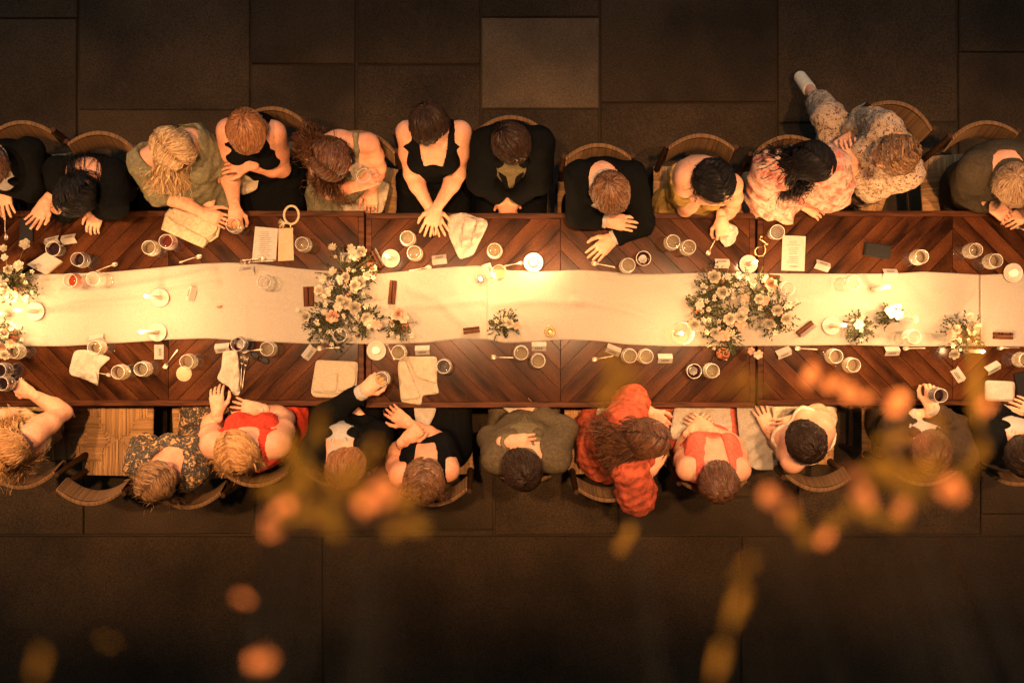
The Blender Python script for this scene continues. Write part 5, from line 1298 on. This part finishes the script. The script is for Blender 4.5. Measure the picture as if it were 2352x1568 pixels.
person(dict(seed=19, label='long brown haired person in fringed red dress turned toward her neighbour', pel=(p[0]+.0, p[1]), fwd=(.9, .5), nk=(1452, 1020, 1.07), hd=(1490, 1008, 1.18), face=(.86, -.30, -.40), fat=1.1,
    A=((1435, 965, 1.03), (1452, 925, .85), (1496, 948, .86), (.6, -.6, -.2), 'relax', 1), B=((1448, 1080, 1.03), (1462, 1138, .93), (1492, 1085, .80), (.5, .8, 0), 'relax', 1),
    outfit=dict(kind='dress', mat=K['boho'], sl=(1.05, 1.25), slr=.032, grow=1.2, nw=.08, fold=.007, fscale=.09), hair=H(style='flow', col='brown', len=.44, n=680, curl=.009, pitch=.10, tips=[(1398, 985, 1.04), (1400, 1030, 1.03), (1420, 1058, 1.04)], fluff=.14, part=-.02, line=.5)))
p = seat(1640, 1128, 0, 'rush chair under the guest in the coral dress')
person(dict(seed=20, label='dark haired person in coral dress with hands clasped over a napkin', pel=p, fwd=U, nk=(1645, 1085, 1.06), hd=(1650, 1106, 1.17), face=(-.05, .72, -.62), skin='fair',
    A=((1578, 1078, 1.03), (1566, 1035), (1588, 990, .79), (.75, .55, -.05), 'relax', -1), B=((1700, 1080, 1.03), (1690, 1020), (1632, 986, .80), (-.8, .45, -.1), 'relax', 1),
    outfit=dict(kind='dress', mat=K['coral'], neck=(-.17, -.08), scoop=(.06, .10, 0, 0)), hair=H(style='tied', col='brown', n=560, len=.2, bun=(.1, -.9, .3), bunr=.03, fluff=.06, vol=1.06)))
p = seat(1878, 1118, -4, 'rush chair under the guest in cream with the open wooden seat')
person(dict(seed=21, label='curly dark haired person in cream off shoulder dress with one hand down', pel=(p[0]-.02, p[1]+.02), fwd=(-.5, .85), nk=(1858, 1022, 1.06), hd=(1850, 1012, 1.17), face=(-.45, .75, -.48), skin='fair',
    A=((1820, 1062, 1.03), (1795, 1022), (1768, 990, .76), (-.35, .9, -.1), 'spread', -1), B=((1892, 990, 1.03), (1880, 945, .84), (1838, 962, .86), (-.9, -.3, 0), 'soft', 1),
    outfit=dict(kind='dress', mat=K['ivory'], neck=(-.14, -.14), fold=.006), hair=H(style='whorl', curly=True, col='dark', n=560, len=.09, fluff=.14, curl=.009, pitch=.035, vol=1.04), extras=[band('A', 'brass', .5)]))
p = seat(2125, 1105, 0, 'rush chair under the brown suited guest raising red wine')
person(dict(seed=22, label='brown suited person in white collar raising a glass of red wine', man=True, pel=p, fwd=U, nk=(2138, 1050, 1.07), hd=(2138, 1036, 1.18), face=(.05, .85, -.4),
    A=((2064, 1048, 1.03), (2048, 985), (2106, 955, .84), (1, .02, 0), 'fist', -1), B=((2210, 1046, 1.03), (2200, 985), (2138, 938, .86), (.12, 1, 0), 'grip', 1),
    outfit=dict(kind='suit', mat=K['brown_suit'], lower='trousers'), hair=H(style='whorl', col='brown', len=.06, n=520)))
p = seat(2340, 1105, 0, 'rush chair under the black suited guest at the wine raising end')
person(dict(seed=23, label='black suited person with open white collar next to the wine raising guest', man=True, pel=p, fwd=U, nk=(2345, 1032, 1.07), hd=(2352, 1045, 1.19), face=(-.3, .8, -.4),
    A=((2278, 1030, 1.03), (2262, 968), (2305, 946, .80), (.85, -.4, 0), 'relax', -1), B=((2420, 1030, 1.03), (2440, 970), (2390, 950, .8), (-.8, .4, 0), 'relax', 1),
    outfit=dict(kind='suit', mat=K['black'], lower='trousers', vee=.3), hair=H(style='whorl', col='dark', len=.08, n=420)))
# --- napkins on laps
def t2(x0, y0, *p): return [(x0+x*.3, y0+y*.3) for x, y in p]
def lap(pts, z, m, label, seed, slope=None): cloth('lap_napkin', pts, z, m, label, 'napkin', .009, seed, slope=slope, fold=.07)
lap(t2(470.4, 188, (245, 710), (425, 700), (405, 830), (290, 875), (250, 840)), .69, 'napkin_warm', 'napkin on the lap of the auburn haired guest', 61)
lap(t2(470.4, 188, (1015, 880), (1180, 830), (1360, 750), (1420, 790), (1365, 1010), (1075, 1010)), .66, 'napkin_warm', 'broad napkin on the lap of the guest sipping wine', 62)
lap(t2(1317.1, 188, (1760, 960), (1900, 900), (1920, 960), (1870, 1010), (1700, 1010)), .66, 'napkin_warm', 'napkin on the lap of the floral blouse guest', 63)
lap(t2(827.9, 752.6, (1075, 600), (1185, 680), (1215, 705), (1290, 680), (1390, 600)), .70, 'napkin', 'white napkin on the lap of the olive suited guest', 64)
lap(t2(1260.7, 752.6, (960, 590), (1380, 590), (1400, 800), (1250, 850), (915, 850)), .67, 'napkin', 'cream napkin spread on the lap of the coral dress guest', 65)
lap(t2(1260.7, 752.6, (1430, 590), (1720, 590), (1760, 900), (1740, 1080), (1590, 1085), (1470, 1030)), .67, 'napkin', 'large cream shawl spread beside the curly haired guest in cream', 66)
lap(t2(1260.7, 752.6, (670, 670), (830, 650), (920, 720), (880, 800), (760, 790)), .74, 'napkin', 'white napkin on the knee of the fringed red dress guest', 67)
lap(t2(1260.7, 752.6, (370, 605), (500, 605), (440, 700), (350, 670)), .68, 'napkin_warm', 'corner of a napkin between the olive suit and fringed red dress', 68)
lap(t2(432.8, 752.6, (1725, 600), (1905, 600), (1890, 660), (1840, 760), (1745, 740)), .68, 'napkin', 'crinkled pale napkin on the lap of the guest with clasped hands', 69)
lap(t2(0, 188, (20, 800), (160, 800), (210, 850), (90, 900), (20, 880)), .69, 'napkin_warm', 'napkin on the lap of the guest with open collar by the phone', 70)
# ------------------------------------------------------------------ flowers on the table
def petal(b, base, d, up, L, w, curl):
    d = unit(d); up = unit(up-d*(np.asarray(up)@d)); s = np.cross(d, up); v = []
    for i, (t, ww) in enumerate(((0, .35), (.35, .9), (.75, 1.0), (1.0, .45))):
        c = base+d*L*t+up*curl*L*t*t
        for k in (-1, 0, 1): v.append(c+s*w*ww*k*.5+up*abs(k)*w*.12)
    b.add(v, [(r*3+k, r*3+k+1, (r+1)*3+k+1, (r+1)*3+k) for r in range(3) for k in range(2)])
def leaflet(b, base, d, L, w):
    d = unit(d); s = unit(np.cross(d, V(.1, .2, 1.))); m = base+d*L*.5
    b.add([base, m+s*w*.5, base+d*L, m-s*w*.5, m-V(0, 0, w*.15)], [(0, 1, 4), (1, 2, 4), (2, 3, 4), (3, 0, 4)])
def blossom_data(kind, seed):
    r = random.Random(seed); b = MB()
    if kind == 'full':
        for ring, (n, tilt, L, w) in enumerate(((7, .15, .030, .022), (7, .55, .026, .020), (6, 1.0, .020, .016), (5, 1.6, .014, .012))):
            for k in range(n):
                a = 2*math.pi*(k+ring*.5)/n+r.uniform(-.12, .12); d = V(math.cos(a), math.sin(a), tilt+r.uniform(-.1, .1)); petal(b, V(math.cos(a), math.sin(a), 0)*.003+V(0, 0, ring*.002), d, V(0, 0, 1.), L, w, .25+.1*ring)
    elif kind == 'open':
        for ring, (n, tilt, L, w) in enumerate(((6, .1, .034, .026), (5, .35, .027, .022))):
            for k in range(n):
                a = 2*math.pi*(k+ring*.5)/n+r.uniform(-.15, .15); d = V(math.cos(a), math.sin(a), tilt+r.uniform(-.12, .12)); petal(b, V(math.cos(a), math.sin(a), 0)*.004+V(0, 0, ring*.002), d, V(0, 0, 1.), L, w, .15)
    else:
        for k in range(12 if kind == 'daisy' else 5):
            n = 12 if kind == 'daisy' else 5; a = 2*math.pi*k/n+r.uniform(-.1, .1); L = .028 if kind == 'daisy' else .014
            petal(b, V(math.cos(a), math.sin(a), 0)*.004, V(math.cos(a), math.sin(a), .15+r.uniform(-.1, .15)), V(0, 0, 1.), L, .010, .1)
    return b
BL = {}
for kd in ('full', 'open', 'daisy', 'small'):
    for sd in range(3):
        for pm in ('petal', 'petal_pink'): BL[kd, sd, pm] = blossom_data(kd, sd).data('blossom', M[pm], True)
EYE = {k: MB().ell((0, 0, .004), (r, r, r*.6), 8, 5).data('flower_centre', M['flower_eye'], True) for k, r in (('full', .004), ('open', .0048), ('daisy', .006), ('small', .002))}
def vase(o, kind):
    b = MB()
    if kind == 'terracotta': prof = [(0, 0), (.028, 0), (.042, .02), (.045, .045), (.036, .07), (.022, .085), (.024, .098), (.021, .098), (.019, .085), (.03, .065), (0, .02)]
    elif kind == 'bottle': prof = [(0, 0), (.026, 0), (.03, .01), (.03, .06), (.013, .085), (.012, .11), (.016, .115), (.012, .114), (.009, .09), (0, .08)]
    else: prof = [(0, 0), (.03, 0), (.032, .01), (.03, .09), (.034, .11), (.032, .111), (.028, .09), (.028, .012), (0, .008)]
    b.lathe(prof, 24); b.build('vase', M[{'terracotta': 'terracotta', 'bottle': 'terracotta'}.get(kind, 'glass')], o, True)
    return prof[5][1] if kind != 'glass' else .1
def arrangement(px, py, vk, blooms, label, nfill=14, spread=38, nleaf=26, seed=1, z=RZ, zl=.96, pinkfill=0):
    r = random.Random(seed); p = W(px, py, z+.05); p[2] = z; o = empty('flower_vase', p); tag(o, label, 'flowers', 'vases of white flowers')
    mouth = V(0, 0, vase(o, vk)+.005); st = MB(); fo = MB()
    bl = [(x, y, k, c) for x, y, k, c in blooms]
    for i in range(int(nfill*.75)):
        a = r.uniform(0, 6.28); q = spread*math.sqrt(r.uniform(.05, 1)); bl.append((px+q*math.cos(a), py+q*math.sin(a)*1.05, 'small', pinkfill and r.random() < pinkfill))
    for x, y, k, pk in bl:
        h = zl+r.uniform(-.05, .05)-(0 if k != 'small' else r.uniform(0, .07)); q = W(x, y, h)-p
        tilt = V(q[0]*2.2+r.uniform(-.25, .25), q[1]*2.2+r.uniform(-.25, .25), 1.0); tilt = unit(tilt)
        mid = (mouth+q)/2+V(0, 0, .02); st.tube([mouth, mid, q-tilt*.004], .0013, 5, False)
        b = link('blossom', BL[k, r.randrange(3), 'petal_pink' if pk or (k != 'small' and r.random() < .12) else 'petal'], o, q)
        b.rotation_mode = 'QUATERNION'; b.rotation_quaternion = Vector((0, 0, 1)).rotation_difference(Vector(tilt)) @ Matrix.Rotation(r.uniform(0, 6), 3, 'Z').to_quaternion()
        s = r.uniform(.75, 1.1) if k == 'full' else r.uniform(.45, .85); b.scale = (s, s, s); e = link('flower_centre', EYE[k], b) if k != 'full' else None
    for i in range(int(nleaf*1.5)):
        a = r.uniform(0, 6.28); q = spread*1.3*math.sqrt(r.uniform(.1, 1)); h = zl-r.uniform(.03, .13)
        e = W(px+q*math.cos(a), py+q*math.sin(a), h)-p; m = (mouth+e)/2+V(0, 0, .025); st.tube([mouth, m, e], .0011, 4, False)
        for j in range(9):
            t = .25+.75*j/8; c = (mouth*(1-t)**2+2*m*t*(1-t)+e*t*t)+V(*[r.uniform(-.004, .004) for _ in range(3)]); d = unit(e-mouth)+V(r.uniform(-1, 1), r.uniform(-1, 1), r.uniform(-.3, .6))
            leaflet(fo, c, d, r.uniform(.010, .022), r.uniform(.005, .010))
        if r.random() < .5: fo.ell(e, (.0035, .0035, .0035), 6, 4)
    tag(st.build('stems', M['stem'], o, True), kind='stuff'); tag(fo.build('foliage', M['leaf'], o, True), kind='stuff')
F, O_, D__, S_ = 'full', 'open', 'daisy', 'small'
arrangement(800, 632, 'terracotta', [(829, 581, F, 0), (812, 585, O_, 0), (806, 571, O_, 0), (764, 568, D__, 0), (795, 636, F, 0), (780, 640, O_, 0), (826, 650, F, 0), (842, 633, O_, 0), (814, 656, F, 0), (765, 623, O_, 0), (742, 639, O_, 0), (857, 637, S_, 0)], 'tall spray of white flowers reaching up beside the menu booklet', 26, 56, 44, 1)
arrangement(846, 622, 'terracotta', [(862, 612, S_, 0)], 'terracotta vase with sparse sprigs beside the lit candle saucer', 3, 16, 5, 2, TZ, .9)
arrangement(792, 700, 'terracotta', [(782, 689, F, 0), (795, 697, F, 0), (814, 706, F, 0), (776, 705, O_, 0), (734, 667, F, 0), (748, 674, O_, 0), (800, 682, O_, 0)], 'dense white flowers in a terracotta vase amid the first cluster', 22, 52, 40, 3)
arrangement(752, 745, 'glass', [(745, 717, D__, 0), (703, 728, F, 0), (764, 728, F, 0), (730, 709, S_, 0), (684, 712, S_, 0)], 'leafy white flowers with daisy beside the dark walnut stand', 20, 46, 40, 4)
arrangement(845, 735, 'glass', [(842, 732, F, 0), (850, 742, O_, 0), (866, 747, O_, 1)], 'small white and blush flowers between the two terracotta vases', 12, 34, 22, 5)
arrangement(918, 745, 'terracotta', [(917, 722, F, 0), (905, 727, O_, 0), (926, 730, O_, 0), (945, 770, S_, 0)], 'terracotta vase with white blooms below the crosswise walnut stand', 8, 30, 20, 6)
arrangement(1160, 742, 'bottle', [(1162, 733, D__, 0), (1170, 742, F, 0), (1186, 748, O_, 0), (1150, 745, O_, 0)], 'lone small posy of white flowers on the linen seam', 9, 32, 26, 7, zl=.92)
arrangement(1650, 660, 'terracotta', [(1640, 636, F, 0), (1659, 672, F, 0), (1696, 633, O_, 0), (1622, 660, S_, 0), (1675, 640, S_, 0)], 'white ranunculus spray under the tent card by the candle saucer', 22, 44, 40, 11)
arrangement(1722, 668, 'glass', [(1712, 684, O_, 1), (1743, 686, F, 0), (1730, 650, O_, 0), (1718, 640, S_, 0), (1756, 690, O_, 0)], 'cream open blossoms in the middle of the second cluster', 24, 46, 30, 12)
arrangement(1768, 655, 'bottle', [(1771, 653, F, 0), (1755, 642, O_, 0)], 'pair of white blooms in front of the hidden walnut stand', 5, 22, 14, 13)
arrangement(1782, 722, 'terracotta', [(1785, 712, F, 0), (1804, 731, F, 0), (1767, 742, F, 0), (1812, 700, O_, 0), (1830, 690, S_, 0)], 'white flowers with dark twigs beside the angled walnut stand', 16, 44, 40, 14)
arrangement(1617, 712, 'terracotta', [(1607, 701, O_, 0), (1595, 745, F, 0), (1612, 715, S_, 0), (1590, 735, O_, 0), (1628, 735, S_, 0)], 'brightly lit flowers next to the glass candle cylinder', 14, 40, 40, 15)
arrangement(1695, 730, 'glass', [(1701, 728, F, 0), (1703, 745, O_, 1), (1676, 732, F, 0), (1706, 714, O_, 0)], 'blush and white blooms low in the second cluster', 8, 30, 18, 16)
arrangement(1660, 768, 'terracotta', [(1642, 764, F, 0), (1652, 775, O_, 0), (1665, 770, O_, 1), (1724, 806, O_, 0), (1741, 813, O_, 0), (1640, 800, S_, 0)], 'feathery flowers drooping over the lower edge of the runner', 16, 40, 40, 17)
arrangement(1662, 812, 'bottle', [(1672, 806, S_, 0)], 'brown bud bottle with a tiny sprig at the runner edge', 2, 12, 4, 18, TZ, .88)
arrangement(1973, 752, 'glass', [(1973, 745, O_, 0), (1978, 758, S_, 0)], 'thin sprigs with buds right of a candle saucer', 14, 30, 26, 21, zl=.9)
arrangement(2045, 726, 'glass', [(2048, 718, O_, 0), (2062, 722, O_, 0), (2040, 714, O_, 1), (2101, 734, O_, 0)], 'tiny blush and white posy under a burning taper', 8, 24, 18, 22, zl=.9)
arrangement(2212, 768, 'terracotta', [(2196, 757, F, 0), (2232, 755, F, 0), (2242, 750, O_, 0), (2185, 768, O_, 1), (2191, 812, F, 0), (2226, 727, O_, 0), (2180, 752, S_, 1)], 'pink and white posy against the runner seam', 22, 44, 26, 23, zl=.95, pinkfill=.2)
arrangement(42, 650, 'terracotta', [(8, 570, O_, 0), (11, 591, O_, 0), (58, 561, O_, 0), (44, 610, O_, 0), (20, 620, F, 0), (28, 680, F, 0), (10, 660, F, 0)], 'white flowers with long stems beside the diamond shaped card', 22, 42, 30, 24)
arrangement(18, 770, 'terracotta', [(10, 765, F, 0), (24, 790, O_, 0), (5, 800, O_, 0), (12, 815, F, 0)], 'white flowers at the lower runner edge by the pale wine glass', 14, 34, 24, 25)

# ------------------------------------------------------------------ plants trailing from the balcony planter, just under the camera
M['bleaf'] = mat('balcony leaf', (.11, .062, .010), .7, (.06, .042, .006), 20, rnd=.3, spec=.03)
M['bstem'] = mat('balcony stem', (.012, .011, .004), .7)
M['bpetal'] = mat('balcony blossom', (.42, .19, .08), .7, (.34, .15, .06), 20, rnd=.2, spec=.03)
M['planter'] = mat('terracotta planter', (.28, .10, .05), .8, (.2, .07, .035), 10)
M['soil'] = mat('potting soil', (.03, .02, .012), .95, None, 60, bump=.6)
pt = empty('planter', (0, -.555, 5.7825)); tag(pt, 'long terracotta planter trough on the balcony parapet', 'planter')
b = MB(); b.box((-.75, -.08, 0), (.75, .08, .015)); b.box((-.75, -.08, .0152), (.75, -.066, .16)); b.box((-.75, .066, .0152), (.75, .08, .16)); b.box((-.75, -.0658, .0152), (-.736, .0658, .16)); b.box((.736, -.0658, .0152), (.75, .0658, .16)); b.build('trough', M['planter'], pt)
MB().box((-.735, -.0655, .016), (.735, .0655, .145)).build('soil', M['soil'], pt)
def leaf_data(L, w):
    b = MB(); petal(b, V(0, 0, 0), V(1., 0, 0), V(0, 0, 1.), L, w, .12); return b.data('leaf', M['bleaf'], True)
LEAF = {'long': leaf_data(.06, .012), 'leaf': leaf_data(.030, .016), 'big': leaf_data(.045, .022)}
BP = MB()
for k in range(6):
    a = k*math.pi/3; petal(BP, V(math.cos(a), math.sin(a), 0)*.001, V(math.cos(a), math.sin(a), .35), V(0, 0, 1.), .011, .009, .2)
BP = BP.data('blossom', M['bpetal'], True)
def trailing(items, label, seed, root=None):
    """items: (px, py, distance below the camera, kind, direction in degrees, scale)"""
    r = random.Random(seed); pts = [W(x, y, CZ-d) for x, y, d, *_ in items]
    rx = root if root is not None else float(np.clip(np.mean([p[0] for p in pts]), -.7, .7)); base = V(rx, -.555, 5.9285)
    o = empty('trailing_plant', base); tag(o, label, 'plant', 'plants trailing from the balcony planter')
    for (x, y, d, kind, dg, sc), p in zip(items, pts):
        m1 = base+V((p[0]-rx)*.3, .10, .08); m2 = V(p[0]*.75+rx*.25, (p[1]-.48)*.5, max(p[2]+.03, 5.9)) if p[1] < -.3 else V(p[0]*.8+rx*.2, p[1]*.5-.24, p[2]*.5+2.99)
        path = []
        for t in np.linspace(0, 1, 10): path.append(base*(1-t)**3+3*m1*t*(1-t)**2+3*m2*t*t*(1-t)+p*t**3-base)
        MB().tube(path, np.linspace(.0006, .0004, 10), 5, True).build('stem', M['bstem'], o, True)
        q = p-base
        if kind == 'petal':
            for k in range(3):
                e = link('blossom', BP, o, q+V(r.uniform(-.004, .004), r.uniform(-.004, .004), -.004*k)); e.rotation_euler = (r.uniform(-.5, .5), r.uniform(-.5, .5), r.uniform(0, 6)); e.scale = (sc*.56, sc*.56, sc*.56)
        else:
            for k in range(2 if kind != 'long' else 1):
                e = link('leaf', LEAF[kind], o, q+V(0, 0, -.003*k)); e.rotation_euler = (r.uniform(-.3, .3), r.uniform(-.3, .3), math.radians(dg+k*150)); e.scale = (sc*.62, sc*.62, sc*.62)
trailing([(738, 1020, .85, 'long', 80, .7), (735, 985, .85, 'leaf', 85, .9), (665, 1055, .78, 'leaf', -60, 1.2), (650, 1130, .8, 'leaf', 20, 1.0), (655, 1165, .8, 'petal', 0, .9), (768, 1085, .78, 'leaf', 200, 1.2), (620, 1212, .82, 'petal', 0, .8), (758, 1155, .75, 'leaf', -80, 1.0), (700, 1100, .75, 'leaf', 100, .9), (690, 1190, .75, 'leaf', 30, .9), (810, 1110, .78, 'leaf', 130, .9), (745, 1210, .75, 'leaf', -20, .8)], 'blurred trailing plant with yellow leaves in front of the red dress guest', 1)
trailing([(870, 1135, .68, 'petal', 0, 1.0), (850, 1145, .68, 'petal', 0, .8), (930, 1205, .75, 'leaf', 200, .8), (840, 1060, .72, 'leaf', 60, .9), (900, 1150, .72, 'leaf', 10, .8), (885, 1120, .70, 'petal', 0, .9)], 'blurred orange blossom before the curly haired guest', 2)
trailing([(1412, 868, .78, 'leaf', 100, 1.1), (1425, 890, .78, 'leaf', 60, 1.0), (1690, 885, .85, 'leaf', 40, .8), (1440, 1240, .9, 'leaf', 80, .7), (1740, 905, .9, 'leaf', 60, .7)], 'blurred yellow green leaf above the fringed red dress guest', 3)
trailing([(1866, 862, 1.02, 'petal', 0, 1.1), (1912, 884, 1.02, 'petal', 0, 1.0), (1955, 902, 1.0, 'petal', 0, 1.2), (1995, 915, 1.0, 'petal', 0, .8), (2066, 922, .95, 'petal', 0, 1.3)], 'blurred string of orange blossoms across the table edge', 4)
trailing([(2245, 985, .85, 'long', 92, 1.3), (2238, 860, .85, 'long', 85, 1.1), (2085, 1082, .66, 'big', 10, .8), (2060, 1095, .62, 'leaf', 170, 1.0), (2180, 1112, .78, 'petal', 0, 1.3), (2180, 1125, .78, 'petal', 0, 1.0), (2160, 990, .85, 'leaf', 120, .9), (2120, 1010, .85, 'petal', 0, .7), (2240, 1060, .8, 'leaf', 80, .9), (2050, 1010, .85, 'leaf', 30, .8), (2250, 920, .85, 'petal', 0, .9)], 'blurred long leaf and green leaves before the brown suited guest', 5)
trailing([(1962, 1095, .85, 'petal', 0, .9), (1972, 1130, .82, 'petal', 0, 1.2), (1980, 1155, .82, 'petal', 0, 1.1), (1772, 1142, .82, 'petal', 0, 1.3), (1800, 1168, .82, 'petal', 0, 1.0), (2030, 1195, .78, 'leaf', 0, .9), (1830, 1215, .78, 'leaf', -40, .8), (1890, 1235, .8, 'petal', 0, .6), (2075, 1170, .8, 'petal', 0, .8), (1940, 1190, .8, 'leaf', 60, .8)], 'blurred orange blossoms behind the cream dressed guest\'s chair', 6)
trailing([(1640, 1560, .66, 'long', 80, .7), (1672, 1440, .66, 'long', 75, .8), (1712, 1310, .68, 'leaf', 70, .5)], 'blurred tall green blade before the dark paving', 7, .12)
trailing([(560, 1385, .72, 'petal', 0, .4), (595, 1505, .66, 'petal', 0, .6), (605, 1525, .66, 'petal', 0, .5)], 'blurred orange bud before the dark paving', 8, -.14)
trailing([(92, 1525, .62, 'leaf', 80, .5), (250, 1470, .7, 'leaf', 160, .3)], 'faint blurred leaf low before the dark paving', 9, -.3)
